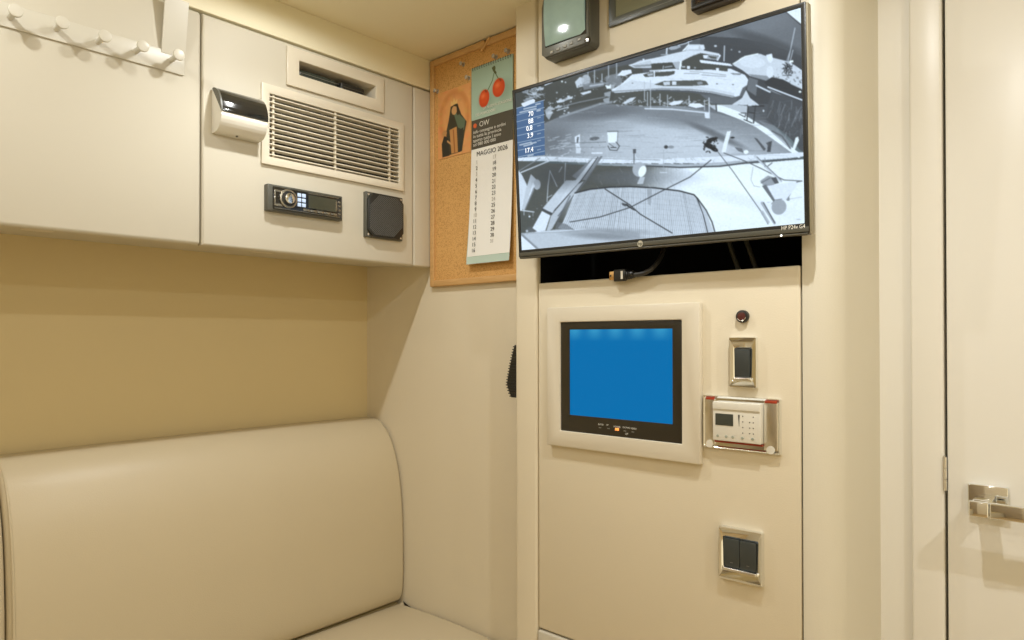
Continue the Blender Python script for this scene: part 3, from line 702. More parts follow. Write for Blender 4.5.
cv.poly([(66, IH * .64), (78, IH * .62), (74, IH * .95), (66, IH * .97)], (56, 56, 48)); cv.ell(51, IH * .33, 8.5, IH * .065, (206, 158, 104)); cv.line([(51, IH * .25), (60, IH * .27), (62, IH * .40)], 5, (58, 50, 36))
cv.poly([(40, IH * .25), (41, IH * .17), (46, IH * .21), (50, IH * .14), (54, IH * .21), (60, IH * .17), (60, IH * .24)], (226, 186, 116))
cv.poly([(14, IH * .98), (12, IH * .78), (20, IH * .66), (32, IH * .72), (36, IH * .98)], (52, 50, 40)); cv.ell(21, IH * .63, 7, IH * .045, (190, 140, 86)); cv.line([(30, IH * .76), (44, IH * .83)], 4, (200, 150, 95))
cv.line([(48, IH * .62), (52, IH * .95)], 3, (150, 96, 52)); cv.blur(.7)
nx, ny = 90, 170; U, V = np.meshgrid(np.linspace(0, 1, nx), np.linspace(0, 1, ny))
Pg = np.stack([ix0 + U * (ix1 - ix0), YK - 0.0016 + 0 * U, izt - V * (izt - izb)], -1)
picture_mesh('printed_face', Pg, np.clip(cv.sample(U * 100, V * IH), 0, 1), attr_mat('icon_paper', 0, 0.55, 0.3), ip)
obj('paper', B(ix0, ix1, YK - 0.0015, YK - 0.0002, izb, izt), mat('paper_back', (0.6, 0.4, 0.2)), ip, smooth=False)

# --- black ribbed grip peeking past the console edge -----------------------------
q0 = at_y(514, 345, 1.06); q1 = at_y(514, 397, 1.06)
rg = thing('ribbed_grip', (xl0, 1.06, (q0[2] + q1[2]) / 2), label='black ribbed half-moon grip peeking out beside the console edge', cat='grip')
hh_ = (q0[2] - q1[2]) / 2; bm = BM()
d0 = xl0 - at_y(516.3, 370, 1.06)[0]; d1_ = xl0 - at_y(508.6, 380, 1.06)[0]
NR = 19
for k in range(NR):
    v = -1 + 2 * (k + .5) / NR; d = d0 + (d1_ - d0) * (max(0, (1 - v) / 1.5) * (1.25 - .25 * max(0, (1 - v) / 1.5)) if v > -.5 else max(0, (v + 1.10) / .60) ** .5)
    box(bm, -d, 0.0005, -0.010, 0.010, v * hh_ - hh_ / NR * .62, v * hh_ + hh_ / NR * .62 - .0012, bev=.0006, seg=1)
obj('ribs', bm, BLACK, rg)
bm = BM()
for k in range(NR * 2):
    v = -1 + 2 * (k + .5) / (NR * 2); d = d0 + (d1_ - d0) * (max(0, (1 - v) / 1.5) * (1.25 - .25 * max(0, (1 - v) / 1.5)) if v > -.5 else max(0, (v + 1.10) / .60) ** .5)
    box(bm, -d + .0034, 0.0005, -0.009, 0.009, v * hh_ - hh_ / NR * .5, v * hh_ + hh_ / NR * .5)
obj('core', bm, BLACK, rg, smooth=False)

# ================================================================== CONSOLE PANELS
sill = (at_y(539.8, 282.6, YC)[2] + at_y(800, 266, YC)[2]) / 2
pbot = at_y(541, 628.5, YC)[2]
px0 = xl1 + 0.0016; px1 = xr0 - 0.0018
cpn = tag(obj('console_panel', B(px0, px1, YC, YC + 0.014, pbot, sill, bev=0.003), VINYL), 'cream panel below the monitor carrying the blue screen and switches', 'panel')
cpu = tag(obj('console_panel', B(px0, px1, YC, YC + 0.014, 1.60, CEIL - 0.001, bev=0.003), VINYL), 'cream console panel behind and above the wall monitor', 'panel')
cpl = tag(obj('console_panel', B(px0, px1, YC - 0.004, YC + 0.014, 0.02, pbot - 0.003, bev=0.004), PAINT), 'pale lower console panel cut off by the bottom of the photo', 'panel')

# ---- wall monitor with marina picture
MC = np.array([-0.6024, 0.9785, 1.5551]); TW, TH = 0.539, 0.3175
tv = thing('wall_monitor', MC, label='flat black monitor showing a grey marina view with a large yacht', cat='monitor')
tv.rotation_euler = (0.0775, 0.0135, 0.0006)
# rotation order used in the measurement: Rz * Rx * Ry
_rot = Matrix.Rotation(0.0006, 4, 'Z') @ Matrix.Rotation(0.0775, 4, 'X') @ Matrix.Rotation(0.0135, 4, 'Y')
tv.rotation_mode = 'QUATERNION'; tv.rotation_quaternion = _rot.to_quaternion()
hw, hh_ = TW / 2, TH / 2
sx0, sx1, sz0, sz1 = -hw + 0.0065, hw - 0.0065, -hh_ + 0.0165, hh_ - 0.0065
bm = BM(); frame_ring(bm, sx0, sx1, sz0, sz1, -hw, hw, -hh_ + 0.003, hh_, 0.012, 0.0, bev=0.0009)
obj('bezel', bm, BLACK, tv)
obj('chin_strip', B(-hw + .0006, hw - .0006, -0.0012, 0.0, -hh_ + 0.0045, -hh_ + 0.0115, bev=.0004), DARKG, tv)
obj('screen_back', B(sx0 - .001, sx1 + .001, 0.003, 0.0115, sz0 - .001, sz1 + .001), BLACK, tv, smooth=False)
bm = BM(); box(bm, -hw + 0.03, hw - 0.03, 0.0118, 0.022, -hh_ + 0.02, hh_ - 0.02, bev=0.004); box(bm, -0.15, 0.15, 0.0215, 0.030, -0.03, 0.11, bev=0.008); obj('rear_housing', bm, DARKG, tv)
bm = BM(); box(bm, -hw + 0.002, hw - 0.002, -0.0005, 0.016, -hh_ + 0.0, -hh_ + 0.0032, bev=0.001); obj('bottom_edge', bm, mat('tv_olive', (0.075, 0.068, 0.048), rough=0.35), tv)
bm = BM(); box(bm, hw - 0.0004, hw + 0.0022, 0.002, 0.016, -hh_ + .001, hh_ - .001, bev=.0008); obj('side_edge', bm, mat('tv_side', (0.30, 0.26, 0.17), rough=0.35), tv)
# bracket (hidden behind the screen, in the recess)
bm = BM(); box(bm, -0.05, 0.05, 0.029, 0.036, -0.04, 0.05, bev=.001); box(bm, -0.02, 0.02, 0.034, 0.12, -0.02, 0.03, bev=.002); obj('bracket', bm, BLACK, tv)

def c_(g, t=0):      # grey of the night camera picture, bluish
    return (g * 0.915, g * 0.985, g * 1.055) if t == 0 else (g * 0.92, g * 0.98, g * 0.98)
cv = Canvas(508, -4, 814, 262, 3.0, (92, 106, 112))
P_ = cv.poly; L_ = cv.line; E_ = cv.ell
def band(x0, x1, f0, f1, g, al=1.0, n=20, t=0):
    xs = np.linspace(x0, x1, n); P_([(x, f0(x)) for x in xs] + [(x, f1(x)) for x in xs[::-1]], c_(g, t), al)
I = lambda xs, ys: (lambda x: float(np.interp(x, xs, ys)))
# sky, hill
P_([(508, 100), (812, -10), (812, 120), (508, 160)], c_(98))
P_([(650, 30), (812, -10), (812, 66), (760, 50), (700, 40)], c_(112)); E_(765, 22, 34, 14, c_(138), .7, -.25, soft=.6); E_(790, 38, 22, 16, c_(124), .6, soft=.6)
band(700, 812, I([700, 740, 770, 812], [36, 38, 44, 60]), I([700, 812], [90, 110]), 84, .9)
P_([(785, 11), (806, 3), (806, 27), (800, 23)], c_(232)); L_([(785, 11), (801, 25)], .7, c_(60))
E_(770, 44, 40, 6, c_(92), .8, .35, soft=.4)
# dark water/land around
P_([(508, 90), (640, 62), (652, 100), (560, 118), (508, 128)], c_(86, 1)); P_([(515, 92), (560, 78), (560, 120), (515, 130)], c_(84, 1), .6)
# quay (large bright ground)
quay_t = I([508, 545, 560, 600, 640, 680, 710, 750, 775, 790, 800, 812], [134, 124, 116, 105, 103, 106, 112, 122, 132, 146, 154, 158])
quay_b = I([508, 545, 600, 660, 720, 770, 812], [158, 157, 160, 163, 165, 159, 155])
band(508, 812, quay_t, quay_b, 138)
cv.a = cv.a; E_(655, 140, 60, 30, c_(196), .85, soft=.55); E_(700, 148, 70, 18, c_(204), .85, soft=.6); E_(620, 150, 50, 14, c_(190), .7, soft=.6); E_(548, 140, 20, 14, c_(120), .8, soft=.5)
E_(676, 116, 55, 9, c_(128), .8, .1, soft=.6); E_(600, 112, 40, 7, c_(112), .8, -.1, soft=.5); E_(745, 130, 30, 12, c_(150), .7, .3, soft=.6)
for k in range(60):
    x = rng.uniform(560, 770); y = rng.uniform(110, 152); L_([(x, y), (x + rng.uniform(6, 30), y + rng.uniform(-1, 1.5))], .5, c_(rng.uniform(120, 215)), .35)
E_(720, 137, 26, 3.2, c_(110), .8, .42, soft=.5); E_(702, 128, 16, 2.6, c_(118), .8, .35, soft=.5)
# distant boats at left
def boat(x, y, w, g=215, mast=0, al=1.0):
    P_([(x, y), (x + w, y - w * .22), (x + w * .9, y + w * .10), (x + w * .15, y + w * .22)], c_(g), al); P_([(x + w * .25, y - w * .04), (x + w * .7, y - w * .14), (x + w * .6, y - w * .32), (x + w * .35, y - w * .24)], c_(g * .9), al)
    if mast: L_([(x + w * .5, y), (x + w * .48, y - mast)], .6, c_(g * .85), al)
for a in ((523, 100, 8, 150), (530, 94, 7, 170), (536, 89, 8, 190), (522, 92, 6, 120), (528, 98, 5, 150)): boat(*a)
for q in range(26): L_([(rng.uniform(522, 542), rng.uniform(86, 100)), (rng.uniform(522, 546), rng.uniform(84, 98))], .6, c_(rng.uniform(130, 220)), .7)
L_([(545, 85), (552, 82)], 1.2, c_(215)); E_(562, 81.5, .9, .9, c_(235)); E_(565.5, 82.3, .7, .7, c_(220))
P_([(521, 103.5), (533, 99), (535, 100.5), (534.5, 103), (523, 107)], c_(228))
for a in ((556, 101, 9), (565, 98, 8), (555, 107, 7), (546, 113, 7), (549, 109, 6)): boat(*a, g=205)
for q in range(40):
    x, y = rng.uniform(545, 575), 0; y = 112 - (x - 545) * .45 + rng.normal(0, 4.5); E_(x, y, rng.uniform(.4, 1.3), rng.uniform(.3, .9), c_(rng.uniform(120, 225)), .8, -.4)
L_([(557, 110.5), (568, 107)], .9, c_(200)); L_([(563, 101), (572, 97.5)], 1.2, c_(195)); P_([(545, 110), (551, 105), (552, 114), (549, 120), (546, 116)], c_(190), .8)
P_([(575, 82), (580, 77), (584, 78), (584, 86), (577, 88)], c_(200)); E_(586, 80, 4.5, 5.5, c_(185), .9)
for q in range(80):
    x = rng.uniform(578, 636); y = 86 - (x - 578) * .12 + rng.normal(0, 5); L_([(x, y), (x + rng.uniform(-3, 4), y + rng.uniform(-1.5, 1.5))], rng.uniform(.5, 1.1), c_(rng.uniform(90, 215)), .65)
for x, y0, y1 in ((588, 72, 82), (594.5, 70, 84), (608.5, 64.5, 78), (616.6, 62.5, 78), (602, 74, 82)): L_([(x, y0), (x, y1)], .9, c_(185))
P_([(606, 76), (619, 73), (622, 80), (622, 86), (606, 87)], c_(150), .7); P_([(582, 84), (605, 82), (604, 86), (584, 90)], c_(140), .8)
P_([(617, 75.5), (622, 70.5), (631, 69.5), (632, 73), (624, 76)], c_(222)); L_([(590, 86), (603, 84)], 1.4, c_(185)); P_([(580, 93), (591, 90.5), (591, 92.5), (583, 95)], c_(210))
L_([(508, 124), (540, 112), (580, 102), (605, 97)], 1.0, c_(150), .8); L_([(560, 117), (600, 104), (612, 102)], 2.2, c_(165), .7)
for x, y in ((604, 93), (608, 86), (603, 99)): P_([(x, y), (x + 7, y - 2), (x + 6, y + 4), (x + 1, y + 3)], c_(175), .8)
P_([(605, 85), (607, 89), (611, 88), (611, 84), (609, 86)], c_(230))
# motor yacht upper left bow
P_([(629, 65.5), (640, 60.5), (655, 58), (675, 53), (690, 50), (700, 48), (700, 60), (668, 64), (650, 68), (634, 68)], c_(198)); P_([(632, 65.5), (652, 64), (652, 66), (636, 67.2)], c_(150))
L_([(629, 65.2), (655, 58.5), (662, 58)], .8, c_(225)); E_(643.5, 59.5, .9, .9, c_(225))
# background black under yacht superstructure
P_([(655, 62), (690, 56), (706, 53), (706, 76), (658, 80)], c_(82, 1))
# main yacht hull
P_([(611, 90), (620, 85), (632, 74.5), (660, 71), (672, 69), (700, 70), (730, 68.5), (745, 75), (748.5, 80), (747, 86), (741, 95.5), (733, 97.5), (712, 93), (690, 90.5), (660, 89.5), (640, 91), (615, 93)], c_(222))
P_([(619, 86), (632, 80), (660, 84), (700, 86), (735, 93), (733, 97.5), (712, 93), (690, 90.5), (660, 89.5), (640, 91), (613, 92.5)], c_(205), .8)
L_([(612, 91.5), (640, 90), (662, 88.6), (690, 89.4), (712, 92), (734, 96.6)], 1.1, c_(150))
P_([(742.5, 88), (747, 85), (744.5, 92), (742, 96.5), (739, 97)], c_(110))
# long hull windows
P_([(654, 84.6), (664, 81), (700, 80), (706, 81), (708.6, 85), (690, 86), (664, 86)], c_(98, 1)); P_([(663, 82), (670, 81.6), (670, 85), (664, 85.3)], c_(205)); P_([(672, 81.4), (676.5, 81.2), (676.5, 85), (672, 85.1)], c_(212)); P_([(697, 82), (702, 81.5), (703, 84), (698, 85)], c_(150))
E_(717, 83.8, 1, .6, c_(120)); E_(733, 84.6, 1, .6, c_(120)); E_(632.5, 83.2, .9, .5, c_(130))
# main deck opening left
P_([(643, 74.5), (650, 72.6), (662, 71.7), (675, 71), (674.4, 74), (668, 76), (645, 77)], c_(92, 1)); P_([(647, 74), (653, 73), (653, 75.6), (648, 76)], c_(180)); L_([(654, 66), (654.4, 77)], 1.2, c_(225)); E_(653.8, 66.2, 1, 1, c_(235))
P_([(651, 64), (671, 60), (675.5, 68.2), (670, 69), (652, 70.6)], c_(86, 1)); L_([(650, 70.9), (675, 69.4)], 1.2, c_(220)); L_([(665, 67.2), (672, 66.2)], 1.0, c_(170)); L_([(663, 68.7), (663.5, 66)], .8, c_(185))
P_([(671, 60), (681, 57), (682, 66), (679.5, 69), (676, 69)], c_(178)); L_([(681.5, 58), (680, 69)], 1.8, c_(232))
# flybridge
P_([(650, 59), (668, 55), (682, 51.5), (694, 50), (704, 50.5), (719, 53.5), (720.5, 56), (716, 55.5), (700, 53), (694, 55), (684, 61), (676, 62), (652, 63.5)], c_(214))
P_([(682, 61), (690, 57), (699, 53.5), (703, 54), (700, 60.5), (728, 65.5), (727.5, 71.5), (700, 68.5), (682, 68.5)], c_(90, 1)); P_([(699.5, 61), (700, 59.8), (730, 63.7), (733, 66), (730, 66), (701, 62.8)], c_(226)); L_([(720, 55.5), (717.5, 60)], 1.6, c_(225)); P_([(704, 56), (709, 54.5), (719, 56.5), (717, 60), (704, 58.5)], c_(170)); P_([(708, 55.5), (717, 57), (716, 59), (710, 58)], c_(96, 1))
P_([(703, 55), (708, 55), (707, 58.4), (703.5, 58)], c_(220)); P_([(687, 66), (690, 66), (690, 69), (687, 69)], c_(225)); P_([(682, 66.3), (685.5, 66.3), (685.5, 67.5), (682, 67.5)], c_(220)); E_(695, 67.8, 1, .9, c_(160)); P_([(716, 68), (719, 68), (719, 71.5), (716, 71)], c_(225))
P_([(683, 50.5), (688, 44.5), (700, 44.3), (703.5, 47), (704, 50.5), (698, 51)], c_(196)); P_([(689, 45.5), (699, 45.5), (698.5, 49), (686.5, 49.6)], c_(220)); P_([(699, 44.5), (704, 44.8), (705, 49), (702, 50)], c_(216)); L_([(678, 45.5), (686, 43.5), (689, 41.5), (692, 40.5)], .8, c_(210)); L_([(688.5, 44), (688.5, 41)], .8, c_(215)); P_([(682, 51), (688, 44.5), (689.3, 44.8), (684, 51)], c_(230))
P_([(668, 48.5), (671, 46.5), (680, 45.6), (681, 47), (676, 49.3), (671, 50)], c_(170)); L_([(667, 48), (666.5, 54)], 1.4, c_(215)); L_([(661, 54.8), (668, 54.3)], .7, c_(190))
L_([(690, 71.5), (700, 72), (726, 75)], .7, c_(165)); L_([(684, 73.5), (699, 73.6)], .7, c_(160)); L_([(702, 75), (726, 76.6)], .7, c_(160)); P_([(730, 73), (742, 73.5), (740, 75), (733, 74.6)], c_(140)); L_([(724.5, 46), (724, 61)], 1.1, c_(200)); E_(715.5, 46, 1.4, 1, c_(205)); E_(731.5, 49.7, .7, .7, c_(180)); E_(739.5, 51.8, 1.1, .9, c_(190))
for q in range(30): x = rng.uniform(613, 745); L_([(x, 92.5 + max(0, x - 690) * .1), (x + rng.uniform(2, 6), 93.3 + max(0, x - 690) * .1)], .5, c_(120), .6)
# below the hull: moored boats
P_([(615, 93.5), (660, 91), (690, 92.5), (735, 98), (735, 104), (700, 106), (640, 106), (612, 104)], c_(92, 1))
P_([(700, 94), (737, 98.5), (735, 104), (712, 104)], c_(112))
for q in range(90):
    x = rng.uniform(612, 712); y = 102 + rng.normal(0, 2.2) + max(0, (x - 660)) * .04; L_([(x, y), (x + rng.uniform(-2.5, 4), y + rng.uniform(-1.8, .8))], rng.uniform(.5, 1.1), c_(rng.uniform(140, 230)), .7)
P_([(622, 103.5), (630, 98), (636, 97), (632, 101.5), (625, 104)], c_(205)); P_([(668, 104), (674, 101), (684, 100.6), (680, 104), (672, 105.6)], c_(222)); P_([(688, 106), (690, 103.5), (700, 103.5), (705, 106.5), (696, 108)], c_(226))
for x, a, b_ in ((647.5, 92, 106), (650.5, 80, 108), (644.5, 82, 100), (660, 94, 105), (667.5, 95, 107), (689, 96, 104), (704.5, 100, 110), (709, 98, 112)): L_([(x, a), (x, b_)], .8, c_(190))
L_([(645, 108.6), (672, 109.2), (709, 113)], 1.3, c_(215)); P_([(704.6, 113), (709, 113), (709, 118.5), (705, 118)], c_(220)); L_([(709, 98), (709.5, 118)], 1.0, c_(205))
# right: second yacht stern, white quay curve
P_([(733, 65), (740, 58.5), (752, 54.5), (760, 53.8), (766, 56), (790, 62), (806, 73), (806, 95), (775, 84), (765, 80), (750, 76), (742, 70)], c_(206))
E_(752, 62, 13, 6, c_(216), 1, .1); L_([(733, 64), (745, 56.5), (758, 53.8)], 1.1, c_(235)); P_([(748.5, 74), (768, 76), (772, 83), (762, 84.5)], c_(150))
P_([(766, 55), (772, 53.5), (773, 60), (770.5, 63), (768, 61)], c_(226)); E_(770, 72, 3.5, 6, c_(220))
for q in range(60): E_(rng.uniform(772, 806), rng.uniform(68, 88) , rng.uniform(.4, 1.4), rng.uniform(.4, 1.1), c_(rng.uniform(70, 240)), .7, rng.uniform(-1, 1))
L_([(795, 28), (788, 62)], .8, c_(200)); L_([(791, 48), (785, 66)], .7, c_(170)); L_([(793, 50), (789, 66)], .7, c_(200)); P_([(789, 61), (793, 60), (793.5, 62), (790, 63)], c_(235))
for q in range(20): L_([(rng.uniform(784, 793), rng.uniform(62, 76)), (rng.uniform(782, 795), rng.uniform(62, 76))], .8, c_(rng.uniform(40, 110)), .8)
# dark hull right
P_([(749, 76), (764, 80), (775, 84), (772, 92), (768, 104), (758, 104), (750, 98), (746, 90)], c_(84)); P_([(749, 77), (758, 80), (756, 96), (747, 90)], c_(134), .7)
P_([(764, 82), (772, 77), (783, 79.5), (806, 91), (806, 101), (780, 91), (768, 87)], c_(72)); L_([(756.5, 85.5), (770, 92)], 1.6, c_(215)); L_([(768, 87), (806, 101.5)], 1.4, c_(220)); L_([(770, 90), (806, 106)], 1.0, c_(160), .8); E_(800, 91.8, 1.3, 1, c_(240)); L_([(791, 83.5), (805, 90)], 1.2, c_(200))
P_([(772, 92), (785, 96), (806, 104), (806, 153), (800, 150), (790, 138), (778, 128), (766, 120), (768, 104)], c_(92))
for q in range(70): L_([(rng.uniform(768, 806), rng.uniform(98, 140)), (rng.uniform(768, 806), rng.uniform(98, 140))], .5, c_(rng.uniform(70, 150)), .22)
for q in range(36):
    x = rng.uniform(770, 804); y = rng.uniform(100, 138); L_([(x, y), (x + rng.uniform(-5, 1), y + rng.uniform(3, 12))], .6, c_(rng.uniform(120, 185)), .6)
# white bow wedge and railing
P_([(732, 104.5), (742, 98), (746, 90), (750, 98), (758, 104), (760, 106), (745, 105)], c_(206)); P_([(708, 105), (735, 104.5), (748, 106), (748, 116), (735, 113), (715, 110)], c_(190))
wq_t = I([708, 722, 740, 755, 770, 790, 806], [104, 105.5, 112, 121.5, 130, 146, 158]); wq_b = I([708, 722, 740, 755, 770, 790, 806], [109, 112.5, 119.5, 126.5, 137, 151.5, 164])
band(716, 800, wq_t, wq_b, 232); L_([(716, 104), (716.5, 111)], 1.4, c_(90)); 
P_([(758, 120), (775, 126), (792, 144), (791, 150), (770, 131)], c_(150), .6); L_([(772, 131), (782, 136), (790, 148)], 1.5, c_(110))
L_([(748, 105), (747, 120)], 1.0, c_(60)); L_([(755.5, 105.5), (753.5, 123)], 1.4, c_(80)); L_([(748.5, 105.2), (755, 105.5)], 1.4, c_(210)); L_([(748, 112), (754, 113)], 1, c_(70)); L_([(739, 114), (745, 117), (746, 113), (741, 113)], .8, c_(80)); L_([(752, 106), (764, 106)], 1, c_(60)); L_([(744, 119.5), (752, 123)], .9, c_(60)); E_(763.5, 110.8, .7, 1.2, c_(225))
P_([(795.5, 138), (798, 136.5), (799, 140), (795, 149.5), (792, 150), (794, 144)], c_(232))
# quay edge
band(508, 806, I([508, 545, 600, 660, 730, 790, 806], [157, 155.5, 157.5, 159, 156, 153, 152]), I([508, 545, 600, 660, 730, 790, 806], [161, 161, 163, 164, 162, 158, 156]), 222)
for q in range(120):
    x = rng.uniform(520, 800); L_([(x, 160 + rng.normal(0, 2.2)), (x + rng.uniform(1, 5), 160 + rng.normal(0, 2.2))], .6, c_(rng.uniform(150, 235)), .6)
# water under the quay (dark left, bright right)
low_t = I([508, 545, 600, 640, 680, 720, 760, 806], [160, 163, 165.5, 166.5, 167, 166, 163, 159])
band(508, 812, low_t, lambda x: 262, 98, t=1)
for k in range(60):
    x = 640 + k * 2.9; a_ = min(1, max(0, (x - 640) / 50)); cv.poly([(x, low_t(x)), (x + 3.1, low_t(x + 3)), (x + 3.1, 262), (x, 262)], c_(232), a_)
E_(715, 195, 60, 26, c_(240), .8, soft=.5); E_(650, 178, 40, 7, c_(160), .6, soft=.6); E_(740, 200, 55, 6, c_(222), .6, .25, soft=.5)
L_([(640, 165.6), (680, 167.4), (720, 166.3), (745, 163), (800, 158.5)], 1.5, c_(92)); L_([(640, 164), (700, 164.8), (740, 161)], .7, c_(170))
# dinghies, left
P_([(517.5, 169), (522, 175), (526.5, 184), (528, 192), (524, 208), (520.5, 211), (517, 205)], c_(212)); P_([(526, 189), (531, 174), (536, 179), (534, 190), (525, 211), (522, 209)], c_(196)); E_(537, 184.5, 3.6, 5.2, c_(178)); P_([(533, 182), (535, 186), (530, 196), (527, 204), (525, 210)], c_(215)); L_([(534, 188), (524.5, 211)], 1, c_(80), .6)
L_([(521, 172.5), (555, 158.5)], 1.1, c_(225)); L_([(519, 171), (540, 158)], .9, c_(140)); L_([(555, 158.5), (572, 151)], .7, c_(190)); 
for a in (((550, 170.5), (548, 186), (547, 202)), ((550, 171), (557, 186.5)), ((565.5, 163), (564.5, 182)), ((562, 167), (559, 172))): L_(list(a), .8, c_(195))
L_([(519, 210), (534, 212)], .9, c_(225)); L_([(524, 211), (524, 215)], .7, c_(190)); L_([(533, 212), (533, 216)], .6, c_(160)); E_(529.5, 216.5, .9, .9, c_(225)); E_(527, 231, 1.2, 1.2, c_(225)); E_(531, 230, 4, 3, c_(120), .6, soft=.5)
for q in range(14): E_(rng.uniform(519, 545), rng.uniform(205, 240), rng.uniform(.3, .8), .4, c_(rng.uniform(120, 200)), .6)
# gangway
P_([(595, 156), (602, 156), (586, 180), (578, 180), (572, 176)], c_(140)); P_([(571, 181), (576, 180), (594, 157), (600, 156), (578, 184), (553, 213), (543, 209)], c_(208)); L_([(598, 157), (580, 182), (552.5, 212.5)], .8, c_(60)); L_([(602, 156.5), (585, 182), (560, 214)], .8, c_(120)); P_([(578, 184), (584, 181), (562, 211), (552, 229), (546, 232), (551, 216)], c_(188)); L_([(583, 183), (558, 216)], .7, c_(90))
P_([(566, 180.5), (572, 180.5), (552.5, 213), (542.5, 208.5)], c_(200)); L_([(542.5, 209), (551.5, 214)], 1.6, c_(88)); P_([(542, 211), (550.5, 215.5), (545, 232), (537, 231.5), (532.5, 228)], c_(222)); L_([(547, 198), (552, 195)], .7, c_(190)); L_([(592, 153), (602, 153)], 1.4, c_(225))
L_([(562, 226), (572, 212), (580, 196)], 2.0, c_(90), .8)
# stern deck with slats
deck = [(575, 192.5), (590, 189.5), (610, 187.5), (630, 186.8), (655, 188), (680, 191), (694, 194.5), (699, 200), (706, 212), (716, 238), (640, 246), (558, 228), (563, 222)]
P_(deck, c_(214)); E_(600, 210, 30, 14, c_(206), .6, soft=.5)
for k in range(74):
    f = k / 73; xt = 577 + f * 119; yt = float(np.interp(xt, [575, 590, 610, 630, 655, 680, 697], [193, 190, 188, 187.3, 188.5, 191.5, 198])); xb = 560 + f * 148; yb = float(np.interp(xb, [560, 600, 640, 710], [228, 233, 240, 240]))
    g = rng.uniform(100, 140); al = rng.uniform(.5, .8)
    for s in np.arange(0, 1, .1): L_([(xt + (xb - xt) * s, yt + (yb - yt) * s), (xt + (xb - xt) * (s + .10), yt + (yb - yt) * (s + .10))], .7, c_(g), al * rng.uniform(.75, 1))
P_([(647, 189), (652, 189), (651, 206), (648, 204)], c_(150), .6)
L_([(575, 193), (590, 189.3), (610, 187.2), (630, 186.6), (655, 187.9), (680, 191), (694, 194.8), (698, 199)], 1.4, c_(70)); L_([(698, 199), (706, 210), (712, 222), (716, 236)], 1.2, c_(78)); L_([(697, 198), (703, 214), (708, 234)], 1.0, c_(70)); P_([(699, 202), (706, 211), (714, 233), (709, 234), (704, 216)], c_(196))
L_([(570, 222), (600, 217), (630, 207.5), (660, 192), (690, 177), (711, 160)], .9, c_(78)); L_([(605, 189), (630, 205), (640, 214), (672, 233)], 1.0, c_(74)); P_([(622, 203), (627, 204), (636, 211), (633, 210)], c_(70)); E_(624, 204.6, 2.6, 1.2, c_(90), 1, .5)
L_([(570, 196), (560, 216), (556, 226)], 1.4, c_(110), .7)
# bottom left hull
P_([(518, 233), (524, 233), (560, 229), (600, 230), (640, 233), (640, 250), (518, 256)], c_(176)); P_([(524, 234), (600, 231), (640, 238), (600, 246), (540, 250), (532, 246)], c_(202), .7); E_(605, 236, 34, 3.5, c_(140), .8, .06, soft=.5); P_([(518, 236), (522, 235), (538, 250), (518, 256)], c_(226)); L_([(521, 234), (540, 251)], 2.0, c_(148)); L_([(536, 232), (560, 231), (585, 229)], .9, c_(218))
P_([(555, 229), (558, 222), (566, 224), (575, 230)], c_(120), .7)
E_(618, 231, 30, 2.4, c_(150), .7, .05, soft=.6)
for q in range(46):     # fine cracks and tyre marks on the quay, reflections in the basin
    x = rng.uniform(548, 770); y = rng.uniform(118, 156); L_([(x, y), (x + rng.uniform(10, 34), y + rng.uniform(-2.5, 2.5))], .45, c_(rng.uniform(105, 150)), .30)
for q in range(40):
    x = rng.uniform(596, 690); y = rng.uniform(168, 186); L_([(x, y), (x + rng.uniform(1, 4), y + rng.uniform(2, 7))], .5, c_(rng.uniform(120, 200)), .35)
for q in range(26):
    x = rng.uniform(600, 700); L_([(x, 163.5), (x + rng.uniform(2, 7), 163.8)], .6, c_(rng.uniform(60, 110)), .7)
for q in range(22):
    x = rng.uniform(655, 740); y = 74 + rng.uniform(-1, 12); L_([(x, y), (x + rng.uniform(2, 7), y + .4)], .4, c_(rng.uniform(150, 190)), .5)
E_(560, 175, 26, 12, c_(84), .55, soft=.6); E_(620, 178, 26, 7, c_(92), .5, soft=.6)
L_([(508, 158), (545, 156), (600, 158.4), (660, 160)], .8, c_(120), .6)
# fittings on the quay
P_([(574.5, 137), (580, 134), (580, 148), (576, 149)], c_(216)); P_([(576, 145), (581, 148), (580.5, 153.5), (576, 153.5)], c_(208)); P_([(577, 137), (579, 137), (578, 143), (576.5, 143)], c_(110))
P_([(607.3, 131.8), (617.5, 131.8), (616.6, 142.8), (608, 142.8)], c_(232)); L_([(607.5, 131.6), (618, 131.3)], .9, c_(110)); L_([(617.8, 131.5), (617.4, 143)], .8, c_(140)); cv.line([(608, 146), (610, 150), (617, 150.5), (619.5, 146), (616, 142)], .8, c_(90)); L_([(611, 147.5), (616, 147.5)], 1.0, c_(90)); L_([(609, 143.5), (614, 147)], .7, c_(110))
E_(594.5, 138.6, 5, 1.8, c_(108), .9, -.12); L_([(552, 141), (575, 143), (606, 142)], .6, c_(120)); L_([(550, 148), (606, 147)], .6, c_(140), .6)
for q in range(70): E_(rng.uniform(548, 606), rng.uniform(136, 155), rng.uniform(.4, 1.3), rng.uniform(.3, .6), c_(rng.uniform(110, 225)), .55, rng.uniform(-.5, .3))
for q in range(18): x = rng.uniform(547, 566); y = rng.uniform(135, 150); L_([(x, y), (x + rng.uniform(4, 9), y - 1.5)], .6, c_(210), .6)
P_([(633, 149), (636, 149), (636, 153.5), (633, 153.5)], c_(100)); L_([(634, 153), (634, 163)], .8, c_(90)); E_(639.5, 169.5, 7, 7.4, c_(176)); E_(642.2, 171.4, 3.6, 5.8, c_(238), 1, .35); P_([(637, 184), (640, 177), (645, 177), (643, 184)], c_(205), .8)
E_(666, 147, 2, 1.8, c_(80)); E_(671, 147, 3, 1.5, c_(150)); L_([(663.5, 150), (663.5, 173)], .6, c_(170), .8); L_([(660, 172.5), (667, 172.5)], .7, c_(220))
